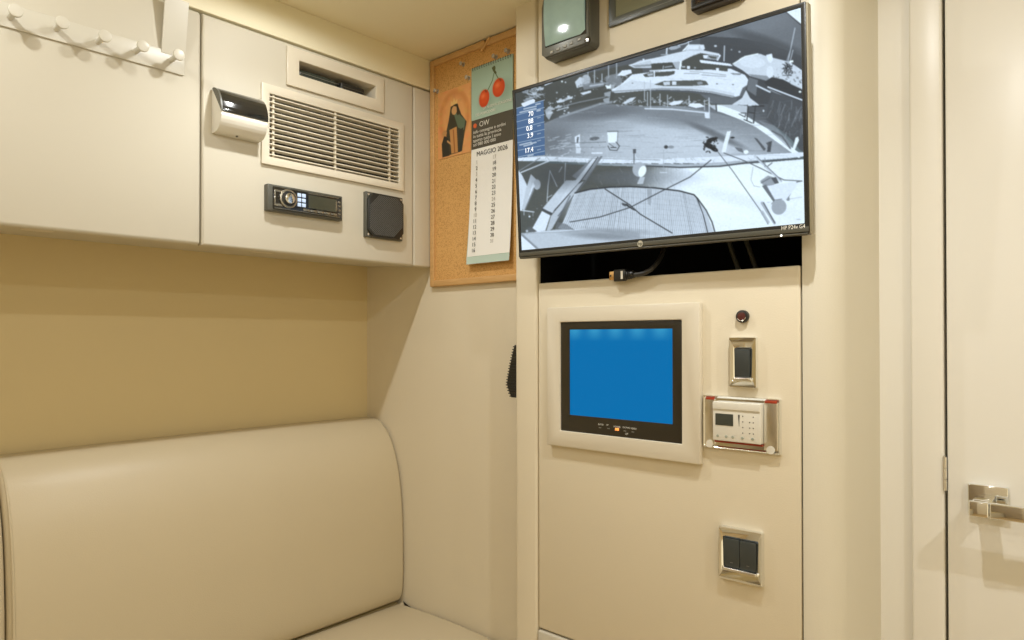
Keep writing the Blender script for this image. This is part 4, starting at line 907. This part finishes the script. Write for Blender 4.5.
for x, y, a_, b_, r_ in ((712, 139.5, 5.5, 2, -.2), (709.5, 146, 6, 2.6, .4), (714, 149, 4.5, 2.2, .5), (709, 142, 3, 1.5, 0)): E_(x, y, a_, b_, c_(52), .95, r_)
for q in range(26): E_(rng.uniform(703, 718), rng.uniform(137, 152), rng.uniform(.6, 1.8), rng.uniform(.4, .9), c_(rng.uniform(40, 90)), .85, rng.uniform(-1, 1))
P_([(727, 131.5), (731, 131), (730, 135), (725.5, 152.5), (721.5, 152.5), (724, 142)], c_(230)); E_(732.5, 137.6, 2.2, .9, c_(60)); P_([(734.5, 147), (742, 148.5), (744, 153), (738, 151)], c_(120)); E_(746, 152, 2.5, 2, c_(235)); P_([(754, 137.5), (757, 138.5), (766, 149), (764, 151)], c_(100)); P_([(768, 142), (772, 141), (770.5, 152), (767, 152)], c_(90)); P_([(766, 143), (768.5, 142), (769.5, 148)], c_(100))
# mooring lines at right
L_([(718, 152), (732, 170), (760, 210), (768, 224)], .8, c_(110)); L_([(724, 153), (745, 161), (760, 168), (784, 180), (802, 181)], .9, c_(105)); L_([(802, 181), (797, 182), (788, 198)], 1.0, c_(120)); E_(788, 199, 1.8, 1.8, c_(130)); L_([(753, 167), (751, 180), (754, 186), (760, 187)], .6, c_(175))
L_([(755, 156), (762, 163), (781, 181)], 2.6, c_(200)); L_([(757, 157), (781, 180)], .8, c_(120)); L_([(765, 158), (765, 167)], .7, c_(140)); L_([(768, 166), (772, 163)], 1, c_(110))
P_([(760, 181), (768, 175.5), (776, 178), (777, 183), (766, 189)], c_(160)); P_([(771, 178), (776, 177), (779, 183), (775, 184)], c_(100)); L_([(761, 183), (770, 178)], .8, c_(110)); P_([(762, 186), (766, 184.5), (775, 200), (773.5, 202)], c_(120)); P_([(767, 186), (793, 182), (799, 183), (786, 200), (776, 201.5)], c_(224)); E_(779, 207, 7.2, 7.8, c_(168), 1, .6); L_([(771.5, 204), (775, 200), (782, 199)], .7, c_(130)); L_([(767, 202.5), (771, 202)], .6, c_(190)); L_([(786, 199.5), (802, 197)], .5, c_(180))
L_([(762, 203), (774.5, 223)], 2.8, c_(176)); L_([(763.5, 202.5), (774.8, 223)], .9, c_(84)); L_([(768, 222), (762, 212)], 3, c_(170), .8); E_(798.5, 219.5, 2.2, .5, c_(150), .6)
nz = rng.normal(0, 1, (cv.h // 4 + 2, cv.w // 4 + 2)); nz2 = rng.normal(0, 1, (cv.h // 2 + 2, cv.w // 5 + 2))
nz = np.kron(nz, np.ones((4, 4)))[:cv.h, :cv.w]; nz2 = np.kron(nz2, np.ones((2, 5)))[:cv.h, :cv.w]
cv.a = np.clip((cv.a - .60) * 1.20 + .60, 0, 1) * (1 + .010 * nz + .012 * nz2)[..., None]
cv.blur(.34)
# instrument overlay block
P_([(516.5, 108), (543.5, 100), (545, 155), (517.5, 158)], (70, 102, 142))
for k, (ya, yb) in enumerate(((108.2, 100), (115.2, 107.4), (122, 114.5), (129, 121.8), (136, 129.3), (143, 137), (150.8, 145), (157.5, 151))): L_([(516.5, ya), (544.5, yb)], .6, (150, 172, 196))
P_([(522.5, 103.5), (533.5, 99), (535, 100), (534.5, 102.4), (524, 107), (522.6, 106)], c_(232))
for q, (x, y, w_) in enumerate(((524, 109, 6), (531, 107.5, 5), (520, 112.5, 7), (528, 110.5, 8), (520, 145, 11), (524, 146, 8), (531, 143.5, 5), (528, 156, 5), (536, 104.5, 4), (537, 111, 3))): L_([(x, y), (x + w_, y - w_ * .25)], 1.5, c_(205), .75)
for k, y in enumerate((110, 118, 126, 134, 141, 150)): L_([(537.5, y), (540.5, y - .8)], .9, c_(190), .7)
NX, NY = 560, 316
U, V = np.meshgrid(np.linspace(0, 1, NX), np.linspace(0, 1, NY))
LX = sx0 + U * (sx1 - sx0); LZ = sz1 - V * (sz1 - sz0); LY = 0.0018 + 0 * LX
Mr = np.array(_rot.to_3x3())
WP = np.stack([LX, LY, LZ], -1) @ Mr.T + MC
Q = (WP - CAM) @ _W @ _R.T
pxs = 512 + F_PX * Q[..., 0] / Q[..., 2]; pys = 320 + CY0 + F_PX * Q[..., 1] / Q[..., 2]
scr = picture_mesh('screen', np.stack([LX, LY, LZ], -1), np.clip(cv.sample(pxs, pys), 0, 1), attr_mat('marina_picture', 1.06, 0.45, 0.15), tv)
def tvpt(px, py):   # photo point -> local x,z on the screen plane
    n = Mr @ np.array([0, 1.0, 0]); d = _ray(px, py); t = ((MC - CAM) @ n) / (d @ n); l = Mr.T @ (CAM + d * t - MC); return l[0], l[2]
NUMW = mat('readout_white', (0.8, 0.85, 0.9), emit=(0.85, 0.9, 0.95), estr=0.8)
for s, px, py, sz in (('70', 527.8, 114.6, .0125), ('88', 527.8, 121.8, .0125), ('0.8', 525.8, 129.0, .0125), ('3.9', 526.6, 136.2, .0125), ('17.4', 524.2, 151.2, .0125)):
    x, z = tvpt(px, py); text_mesh('readout', s, sz, Matrix.Translation((x, 0.0012, z)) @ TXT, NUMW, tv, 0.0001)
x, z = tvpt(640.5, 243.8); bm = BM(); cyl(bm, (x, -0.0004, z), (0, -1, 0), 0.0052, 0.0012, seg=32); lg = obj('maker_badge', bm, mat('badge', (0.62, 0.60, 0.50), rough=0.3, metal=.3), tv)
text_mesh('badge_letters', 'hp', 0.0085, Matrix.Translation((x + .0002, -0.0018, z + .0004)) @ Matrix(((1, 0, .0, 0), (0, 0, -1, 0), (0, 1, 0, 0), (0, 0, 0, 1))) @ Matrix.Shear('XY', 4, (0.25, 0)), DARKG, lg, 0.0001, 'CENTER', bold=.0)
x, z = tvpt(784, 227.3); text_mesh('model_text', 'HP P24v G4', 0.0078, Matrix.Translation((x - .0035, -0.0014, z - .0012)) @ TXT, mat('model_ink', (0.75, 0.72, 0.62), emit=(.8, .78, .7), estr=.15), tv, 0.0001, wide=.86)
x, z = tvpt(781.5, 235.6); bm = BM(); box(bm, x - .0012, x + .0012, -.0018, -.0004, -hh_ + .0008, -hh_ + .0030, bev=.0003); obj('power_light', bm, mat('led_white', (1, 1, 1), emit=(1, 1, .95), estr=2.5), tv)

# ---- HDMI lead hanging in the slot
hd = thing('video_cable', at_y(634, 272, YC - 0.012), label='black video lead with a gold plug resting on the slot sill', cat='cable')
o_ = np.array(hd.location)
def hp_(px, py, Y): q = at_y(px, py, Y) - o_; return (float(q[0]), float(q[1]), float(q[2]))
yy = YC - 0.012
bm = BM(); a = hp_(614.5, 276, yy); b_ = hp_(626, 274.6, yy)
zc = (a[2] + b_[2]) / 2; hgt = 0.0105
box(bm, a[0], b_[0], -0.004, 0.004, zc - hgt, zc + hgt, bev=.0018); obj('plug_body', bm, BLACK, hd)
bm = BM(); q = hp_(610, 276.3, yy); box(bm, q[0], a[0] + .0005, -0.0024, 0.0024, zc - 0.0075, zc + 0.0075, bev=.0006); gp = obj('gold_tip', bm, mat('gold', (0.85, 0.55, 0.25), rough=.25, metal=1), hd)
obj('contact_hole', B(q[0] + .002, q[0] + .004, -0.0030, -0.0022, zc - .002, zc + .002), BLACK, gp)
bm = BM(); q = hp_(622, 275, yy); box(bm, q[0], q[0] + .0045, -0.0046, -0.0038, zc - .007, zc + .007, bev=.0003); obj('plug_label', bm, WHITE, hd)
bm = BM(); q = hp_(626, 274.6, yy)
for k in range(4): cyl(bm, (q[0] + .001 + .0038 * k, 0, zc), (1, 0, 0), 0.0088 - .0006 * k, 0.0022, seg=18, bev=.0004)
cyl(bm, (q[0], 0, zc), (1, 0, 0), .0062, .0165, seg=14); obj('strain_relief', bm, BLACK, hd)
pts = smoothpts([hp_(632, 274.8, yy), hp_(641, 274, yy), hp_(650, 270, yy + .004), hp_(657, 263, yy + .02), hp_(662, 254, yy + .045), hp_(664, 243, yy + .06), hp_(662, 228, yy + .07)], 40)
bm = BM(); tube(bm, pts, .0040, seg=14); obj('cable', bm, mat('cable_rubber', (0.03, 0.028, 0.024), rough=0.45), hd)
# brace rods deep in the slot
sb = thing('mounting_arm', at_y(735, 262, YC + 0.09), label='dim dark mounting rods deep inside the slot under the monitor', cat='bracket')
for dx in (0, .03):
    bm = BM(); tube(bm, [(dx - .03, 0, .09), (dx + .012, 0, -.03)], .004, seg=10); obj('rod', bm, DARKG, sb)
bm = BM(); box(bm, -.06, .06, -.004, .004, .08, .10, bev=.001); box(bm, -.05, .05, .0, .037, .085, .095); obj('cross_bar', bm, DARKG, sb)

# ---- console things: helper
def con_thing(name, px, py, label, cat, **k):
    p = at_y(px, py, YC); return thing(name, (p[0], YC, p[2]), label=label, cat=cat, **k), p
def kl(px, py, p, off=0.0):
    q = at_y(px, py, YC - off); return q[0] - p[0], q[2] - p[2]
# ---- blue screen
bs, bp_ = con_thing('built_in_screen', 621, 383, 'square built-in display glowing blue inside a wide cream frame', 'screen')
o = 0.012
X0 = kl(546.8, 370, bp_, o)[0]; X1 = kl(699.8, 380, bp_, o)[0]
Z1 = (kl(546.8, 307.8, bp_, o)[1] + kl(699.8, 302.0, bp_, o)[1]) / 2; Z0 = (kl(547.3, 444.5, bp_, o)[1] + kl(699.8, 465.2, bp_, o)[1]) / 2
x0 = kl(560, 370, bp_, o - .001)[0]; x1 = kl(681.7, 380, bp_, o - .001)[0]
z1 = (kl(560, 321.8, bp_, o)[1] + kl(681.7, 320.3, bp_, o)[1]) / 2; z0 = (kl(560, 430.5, bp_, o)[1] + kl(681.7, 444.3, bp_, o)[1]) / 2
bm = BM(); frame_ring(bm, x0, x1, z0, z1, X0, X1, Z0, Z1, 0.0, -o, bev=0.0022); obj('frame', bm, IVORY, bs)
s0 = kl(569.3, 370, bp_, o - .003)[0]; s1 = kl(672.2, 380, bp_, o - .003)[0]
t1 = (kl(569.5, 329.2, bp_, o)[1] + kl(672, 329, bp_, o)[1]) / 2; t0 = (kl(569.5, 415, bp_, o)[1] + kl(672, 424.6, bp_, o)[1]) / 2
bm = BM(); frame_ring(bm, s0, s1, t0, t1, x0, x1, z0, z1, 0.0, -o + .0035, bev=0.0006); obj('bezel', bm, mat('bezel_brown', (0.028, 0.023, 0.014), rough=.3), bs)
def blue_mat():
    m = bpy.data.materials.new('blue_screen'); m.use_nodes = True; nt = m.node_tree; p = nt.nodes['Principled BSDF']; p.inputs['Base Color'].default_value = (.004, .01, .02, 1); p.inputs['Roughness'].default_value = .35; p.inputs['Specular IOR Level'].default_value = .05
    tc = nt.nodes.new('ShaderNodeTexCoord'); sx = nt.nodes.new('ShaderNodeSeparateXYZ'); nt.links.new(tc.outputs['Generated'], sx.inputs[0])
    wv = nt.nodes.new('ShaderNodeMath'); wv.operation = 'SINE'; mu = nt.nodes.new('ShaderNodeMath'); mu.operation = 'MULTIPLY'; mu.inputs[1].default_value = 30.0
    nt.links.new(sx.outputs['X'], mu.inputs[0]); nt.links.new(mu.outputs[0], wv.inputs[0])
    mr = nt.nodes.new('ShaderNodeMapRange'); mr.inputs['From Min'].default_value = .86; mr.inputs['From Max'].default_value = 1.0; nt.links.new(sx.outputs['Z'], mr.inputs[0])
    a1 = nt.nodes.new('ShaderNodeMath'); a1.operation = 'MULTIPLY_ADD'; a1.inputs[1].default_value = .35; a1.inputs[2].default_value = .55; nt.links.new(wv.outputs[0], a1.inputs[0])
    a2 = nt.nodes.new('ShaderNodeMath'); a2.operation = 'MULTIPLY'; nt.links.new(a1.outputs[0], a2.inputs[0]); nt.links.new(mr.outputs[0], a2.inputs[1])
    mx = nt.nodes.new('ShaderNodeMix'); mx.data_type = 'RGBA'; mx.inputs['A'].default_value = srgb(0, 112, 176); mx.inputs['B'].default_value = srgb(58, 160, 205)
    nt.links.new(a2.outputs[0], mx.inputs['Factor']); nt.links.new(mx.outputs['Result'], p.inputs['Emission Color']); p.inputs['Emission Strength'].default_value = .95; return m
obj('screen', B(s0 - .0005, s1 + .0005, -o + .005, -0.001, t0 - .0005, t1 + .0005), blue_mat(), bs, smooth=False)
LAB = mat('osd_print', (0.6, 0.58, 0.5), emit=(.6, .58, .5), estr=.1)
for s, px, py in (('AUTO', 598, 424.2), ('I/P', 606.5, 425), ('POWER', 613.5, 426.6), ('DOWN', 622.8, 427.4), ('MENU', 630.7, 428.4)):
    x, z = kl(px, py, bp_, o - .0035); text_mesh('button_label', s, .0042, Matrix.Translation((x, -o + .0033, z)) @ TXT, LAB, bs, .0001)
    bm = BM(); box(bm, x + .002, x + .007, -o + .0026, -o + .0036, z - .0066, z - .0050, bev=.0002); obj('touch_key', bm, GREYM, bs)
x, z = kl(616.8, 429.6, bp_, o); bm = BM(); box(bm, x - .0030, x + .0022, -o + .0024, -o + .0034, z - .0022, z + .0022, bev=.0008); box(bm, x - .0052, x - .0036, -o + .0024, -o + .0034, z - .0022, z + .0022, bev=.0003)
obj('power_light', bm, mat('led_orange', (.9, .35, .08), emit=(1, .30, .06), estr=1.1), bs)
x, z = kl(625, 434.2, bp_, o); text_mesh('button_label', 'UP', .0050, Matrix.Translation((x - .002, -o + .0033, z)) @ TXT, LAB, bs, .0001)

# ---- round sensor
rs, p = con_thing('round_sensor', 743.5, 316.5, 'small round black sensor with a reddish lens above the switches', 'sensor')
bm = BM(); cyl(bm, (0, .001, 0), (0, -1, 0), .0098, .008, seg=36, bev=.0012); obj('collar', bm, BLACK, rs)
bm = BM(); cyl(bm, (0, -.0068, 0), (0, -1, 0), .0064, .0014, seg=30, bev=.0004); ln = obj('lens', bm, mat('lens_red', (.10, .03, .025), rough=.15), rs)
bm = BM(); tube(bm, [(.0068 * math.cos(a), -.0078, .0068 * math.sin(a)) for a in np.linspace(3.6, 6.0, 12)], .0005, seg=6); obj('lens_rim', bm, SATIN, ln)

def chrome_frame(name, parent, x0, x1, z0, z1, X0, X1, Z0, Z1, d, slope=.004):
    bm = BM(); frame_ring(bm, x0, x1, z0, z1, X0, X1, Z0, Z1, 0.0, -d, bev=0.0012, slope=slope); return obj(name, bm, CHROME, parent)
# ---- tall single switch
ss, p = con_thing('rocker_switch', 742, 362, 'single dark rocker switch in a tall chrome surround', 'switch')
o = .010
X0 = kl(728.8, 360, p, o)[0]; X1 = kl(755.8, 360, p, o)[0]; Z1 = kl(742, 337.4, p, o)[1]; Z0 = kl(742, 387.4, p, o)[1]
x0 = kl(733.8, 360, p, o)[0]; x1 = kl(749.3, 360, p, o)[0]; z1 = kl(742, 348.5, p, o)[1]; z0 = kl(742, 377.6, p, o)[1]
chrome_frame('surround', ss, x0, x1, z0, z1, X0, X1, Z0, Z1, o, .005)
bm = BM(); prism(bm, [(0, z0 + .0008), (-.0068, z0 + .0008), (-.0085, z1 - .001), (0, z1 - .001)], 'x', x0 + .0008, x1 - .0008, bev=.0008); obj('rocker', bm, SWITCH, ss)
bm = BM(); box(bm, x0, x1, -.0105, -.004, z0 - .0042, z0 - .0002, bev=.001); obj('inner_lip', bm, SATIN, ss)

# ---- control unit
cu, p = con_thing('control_unit', 740, 425, 'white digital control unit with tiny buttons in a wide chrome surround', 'control unit')
o = .008
X0 = kl(702.8, 425, p, o)[0]; X1 = kl(779.8, 430, p, o)[0]; Z1 = (kl(703, 394.6, p, o)[1] + kl(779.5, 399.8, p, o)[1]) / 2; Z0 = (kl(702, 446.5, p, o)[1] + kl(779.5, 455.5, p, o)[1]) / 2
x0 = kl(715.3, 425, p, o)[0]; x1 = kl(763, 430, p, o)[0]
bm = BM(); H = Z1 - Z0
frame_ring(bm, X0 + .004, X1 - .004, Z0 + .004, Z1 - .004, X0, X1, Z0, Z1, 0.0, -o, bev=.001, slope=.003); box(bm, X0 + .003, X1 - .003, -.0045, -.0005, Z0 + .003, Z1 - .003)
obj('surround', bm, CHROME, cu)
for (a, b_) in ((X0 + .0035, x0 - .001), (x1 + .001, X1 - .0035)):
    obj('side_cap', B(a, b_, -o + .0003, -.003, Z0 + .005, Z1 - .005, bev=.001), SATIN, cu)
    bm = BM(); box(bm, a + .0015, b_ - .0005, -o - .0003, -o + .002, Z1 - .0068, Z1 - .0030, bev=.0006); obj('red_tab', bm, mat('tab_red', (.38, .05, .02), rough=.3), cu)
    bm = BM(); cyl(bm, ((a + b_) / 2, -o + .0008, Z0 + .0062), (0, -1, 0), min(.0062, (b_ - a) / 2), .001, seg=24); obj('white_dot', bm, WHITE, cu)
mz0 = Z0 + H * .17; mz1 = Z1 - H * .10
bm = BM(); box(bm, x0, x1, -.017, -.002, mz0, mz1, bev=.0012); um = obj('unit_face', bm, WHITE, cu)
obj('top_lip', B(x0 + .0005, x1 - .0005, -.0185, -.0165, mz1 - H * .14, mz1 - .0004, bev=.0006), WHITE, cu)
obj('red_strip', B(x0, x1, -.011, -.004, mz0 - .0038, mz0 - .0008, bev=.0005), mat('strip_red', (.33, .035, .015), rough=.3), cu)
uw = x1 - x0; uh = mz1 - mz0
def ub(u, v): return x0 + uw * u, mz1 - uh * v
a, b_ = ub(.06, .60); c, d = ub(.44, .30); obj('lcd', B(a, c, -.0176, -.0165, b_, d, bev=.0003), mat('lcd', (.055, .06, .05), rough=.2), cu)
for k in range(4):
    for u in ((.64,) if k == 0 else (.64, .78)) + (.855,):
        x, z = ub(u, .33 + .14 * k); bm = BM(); cyl(bm, (x, -.0166, z), (0, -1, 0), .00085, .0008, seg=10); obj('indicator', bm, BLACK, cu)
x, z = ub(.56, .30); bm = BM(); prism(bm, [(x - .0012, z), (x + .0012, z), (x + .0003, z - uh * .30)], 'y', -.0174, -.0166); obj('level_mark', bm, BLACK, cu)
for u in (.11, .29, .43, .63, .84):
    x, z = ub(u, .88); bm = BM(); cyl(bm, (x, -.0166, z), (0, -1, 0), .0021, .0012, seg=18, bev=.0003); obj('button', bm, mat('soft_button', (.35, .38, .31), rough=.5), cu)

# ---- double switch
ds, p = con_thing('double_switch', 739, 557, 'double dark rocker switch in a square chrome surround, lowest on the panel', 'switch')
o = .011
X0 = kl(718.5, 557, p, o)[0]; X1 = kl(761.8, 560, p, o)[0]; Z1 = (kl(718.5, 525.3, p, o)[1] + kl(761.8, 534.5, p, o)[1]) / 2; Z0 = (kl(718, 576.5, p, o)[1] + kl(761.8, 589, p, o)[1]) / 2
x0 = kl(722.5, 557, p, o)[0]; x1 = kl(755.5, 560, p, o)[0]; z1 = (kl(723, 537, p, o)[1] + kl(755, 544, p, o)[1]) / 2; z0 = (kl(723, 566, p, o)[1] + kl(755, 574.5, p, o)[1]) / 2
chrome_frame('surround', ds, x0, x1, z0, z1, X0, X1, Z0, Z1, o, .005)
xm = (x0 + x1) / 2
for a, b_ in ((x0 + .0006, xm - .0004), (xm + .0004, x1 - .0006)):
    bm = BM(); prism(bm, [(0, z0 + .0006), (-.0075, z0 + .0006), (-.0092, z1 - .0008), (0, z1 - .0008)], 'x', a, b_, bev=.0008); r_ = obj('rocker', bm, SWITCH, ds)
    obj('mark', B((a + b_) / 2 - .002, (a + b_) / 2 + .002, -.0081, -.0076, z0 + .0075, z0 + .0083), GREYM, r_)
obj('inner_lip', B(x0, x1, -.0115, -.005, z0 - .0050, z0 - .0003, bev=.001), SATIN, ds)

# ---- chart plotter (top left)
cp_, p = con_thing('chart_plotter', 567, 30, 'grey-green chart plotter with five keys at the console top', 'chart plotter')
o = .030
def kz(px, py): return kl(px, py, p, o)
lx = kz(542.2, 30)[0]; rx = kz(590.5, 20)[0]; zb_ = kz(549, 58.5)[1]; zl = kz(542.2, 52)[1]
zr = kz(590.5, 41)[1]; zbm = (kz(549, 59.5)[1] + kz(586, 44.5)[1]) / 2
top = CEIL - 0.006 - p[2]; lt = kz(542.2, 8)[1]; lt2 = kz(552, -3)[1]
body = [(lx, zbm + .010), (lx + .009, zbm), (rx - .006, zbm), (rx, zbm + .006), (rx, top), (lx + .012, top), (lx, lt)]
bm = BM(); prism(bm, body, 'y', -o, -.0005, bev=.003); obj('housing', bm, DARKG, cp_)
scx0 = kz(547.3, 30)[0]; scx1 = kz(586.3, 20)[0]; scz0 = (kz(547.5, 48)[1] + kz(586.5, 32.3)[1]) / 2
fc = [(lx + .001, zbm + .009), (lx + .009, zbm + .003), (rx - .008, zbm + .003), (rx - .003, zbm + .008), (rx - .003, top - .002), (lx + .010, top - .002), (lx + .001, lt - .002)]
bm = BM(); prism(bm, fc, 'y', -o - .003, -o + .001, bev=.0012); obj('faceplate', bm, mat('plotter_grey', (0.14, 0.14, 0.12), rough=.35, metal=.3), cp_)
fy = -o - .003
obj('screen_rim', B(scx0 - .002, scx1 + .002, fy - .0006, fy + .001, scz0 - .002, top - .004), BLACKG, cp_, smooth=False)
PLT = mat('plotter_screen', (0.20, 0.27, 0.22), rough=.10, var=.35, vscale=30, emit=(.30, .42, .36), estr=.30, coat=1.0)
hx, hz_ = kl(566, 28, p, o + .003)        # dome made up so the glass catches the lamp's glare
xc_, zc_ = hx - .021, hz_ + .036
gx = np.linspace(scx0, scx1, 20); gz = np.linspace(scz0, top - .006, 24); bm = BM()
rows = [[bm.verts.new((x, fy - .0085 + (x - xc_) ** 2 / 1.2 + (z - zc_) ** 2 / .6, z)) for x in gx] for z in gz]
for a, b_ in zip(rows, rows[1:]):
    for i in range(len(gx) - 1): bm.faces.new((a[i], a[i + 1], b_[i + 1], b_[i]))
rim = [r_[0] for r_ in rows] + rows[-1][1:] + [r_[-1] for r_ in rows[::-1][1:]] + rows[0][::-1][1:-1]
low_ = [bm.verts.new((v.co.x, fy, v.co.z)) for v in rim]
for i in range(len(rim)): bm.faces.new((rim[i], rim[(i + 1) % len(rim)], low_[(i + 1) % len(rim)], low_[i]))
obj('screen', bm, PLT, cp_)
for px, py in ((553, 55), (559.3, 51.8), (566, 49), (572.5, 46), (580.5, 42)):
    x, z = kl(px - 1, py - 2.5, p, o + .003); bm = BM(); box(bm, x - .0036, x + .0036, fy - .002, fy + .0005, z - .0022, z + .0026, bev=.001); obj('key', bm, mat('key_grey', (.32, .31, .27), rough=.35), cp_)
x, z = kl(588.5, 40.5, p, o + .002); bm = BM(); cyl(bm, (x, fy + .001, z), (0, -1, 0), .0062, .004, seg=26, bev=.001); kn = obj('rotary_knob', bm, BLACKG, cp_)
bm = BM(); cyl(bm, (x + .0005, fy - .003, z), (0, -1, 0), .0026, .0006, seg=20); obj('knob_cap', bm, SATIN, kn)

# ---- flush grey instrument
fi, p = con_thing('flush_display', 640, 8, 'flat grey framed display cut off by the photo top, middle of three', 'display')
o = .006
x0 = kl(608.5, 14, p, o)[0]; x1 = kl(682.5, 0, p, o)[0]; z0 = (kl(608.5, 28.3, p, o)[1] + kl(676, 1.8, p, o)[1]) / 2; top = CEIL - .004 - p[2]
bm = BM(); frame_ring(bm, x0 + .0145, x1 - .006, z0 + .014, top - .006, x0, x1, z0, top, 0, -o, bev=.001); obj('frame', bm, mat('display_frame', (.075, .08, .065), rough=.35), fi)
obj('frame_groove', B(x0 + .002, x1 - .002, -o - .0003, -o + .0005, z0 + .0062, z0 + .0072), GREYM, fi, smooth=False)
obj('glass', B(x0 + .0142, x1 - .0058, -o + .0012, 0, z0 + .0137, top - .0058), mat('display_glass', (.18, .18, .115), rough=.12), fi, smooth=False)
# ---- black instrument at right
bi, p = con_thing('black_instrument', 712, 0, 'dark brown-black raised instrument at the photo top, rightmost of three', 'instrument')
o = .022
x0 = kl(690.5, 3, p, o)[0]; x1 = x0 + .085; z0 = (kl(692, 11.3, p, o)[1] + kl(720, 0.8, p, o)[1]) / 2; top = CEIL - .004 - p[2]
bm = BM(); box(bm, x0, x1, -o, -.0003, z0, top, bev=.003); obj('housing', bm, mat('brown_black', (.022, .014, .010), rough=.35), bi)
bm = BM(); frame_ring(bm, x0 + .008, x1 - .008, z0 + .008, top - .008, x0 + .002, x1 - .002, z0 + .002, top - .002, -o + .001, -o - .0025, bev=.0008); obj('bezel', bm, BLACK, bi)
obj('dial_glass', B(x0 + .0078, x1 - .0078, -o - .0008, -o + .0005, z0 + .0078, top - .0078), mat('dial_glass', (.03, .02, .015), rough=.1), bi, smooth=False)

# ================================================================== CEILING DOWNLIGHTS and added fill lamps
spots = []
EMIT = mat('lamp_lens', (1, 1, 1), emit=(1.0, 0.95, 0.86), estr=40.0)
names = ['nearest the notice board', 'over the settee behind the photographer', 'in front of the console', 'in front of the door', 'added as fill behind the photographer on the door side', 'added as fill directly behind the photographer', 'added as fill over the settee, farthest from the notice board']  # last three: lamps added behind the camera as fill
names_ = ['nearest the notice board', 'over the settee behind the photographer', 'in front of the console', 'right above the photographer']
for (lx_, ly_, e, beam), nm in zip(LAMPS, names):
    t = thing('ceiling_downlight', (lx_, ly_, CEIL), label='small round recessed ceiling downlight ' + nm, cat='lamp')
    bm = BM(); pr = []
    for k in range(32):
        a = 2 * math.pi * k / 32; pr.append([bm.verts.new((r * math.cos(a), r * math.sin(a), z)) for r, z in ((.036, 0), (.035, -.004), (.027, -.005), (.0245, 0))])
    for k in range(32):
        for i in range(4): bm.faces.new((pr[k][i], pr[k][(i + 1) % 4], pr[(k + 1) % 32][(i + 1) % 4], pr[(k + 1) % 32][i]))
    obj('ring', bm, SATIN, t)
    bm = BM(); cyl(bm, (0, 0, -.0022), (0, 0, 1), .0246, .0015, seg=32); obj('lens', bm, EMIT, t)
    for en, cone, bl_ in ((e, 178, 0.2), (beam, 132, 1.0)):     # bare bulb spill and the reflector's beam
        ld = bpy.data.lights.new('lamp', 'SPOT'); ld.energy = en; ld.spot_size = math.radians(cone); ld.spot_blend = bl_; ld.shadow_soft_size = 0.011; ld.color = LAMP_COL
        lo = bpy.data.objects.new('lamp', ld); COL.objects.link(lo); lo.location = (lx_, ly_, CEIL - 0.012)
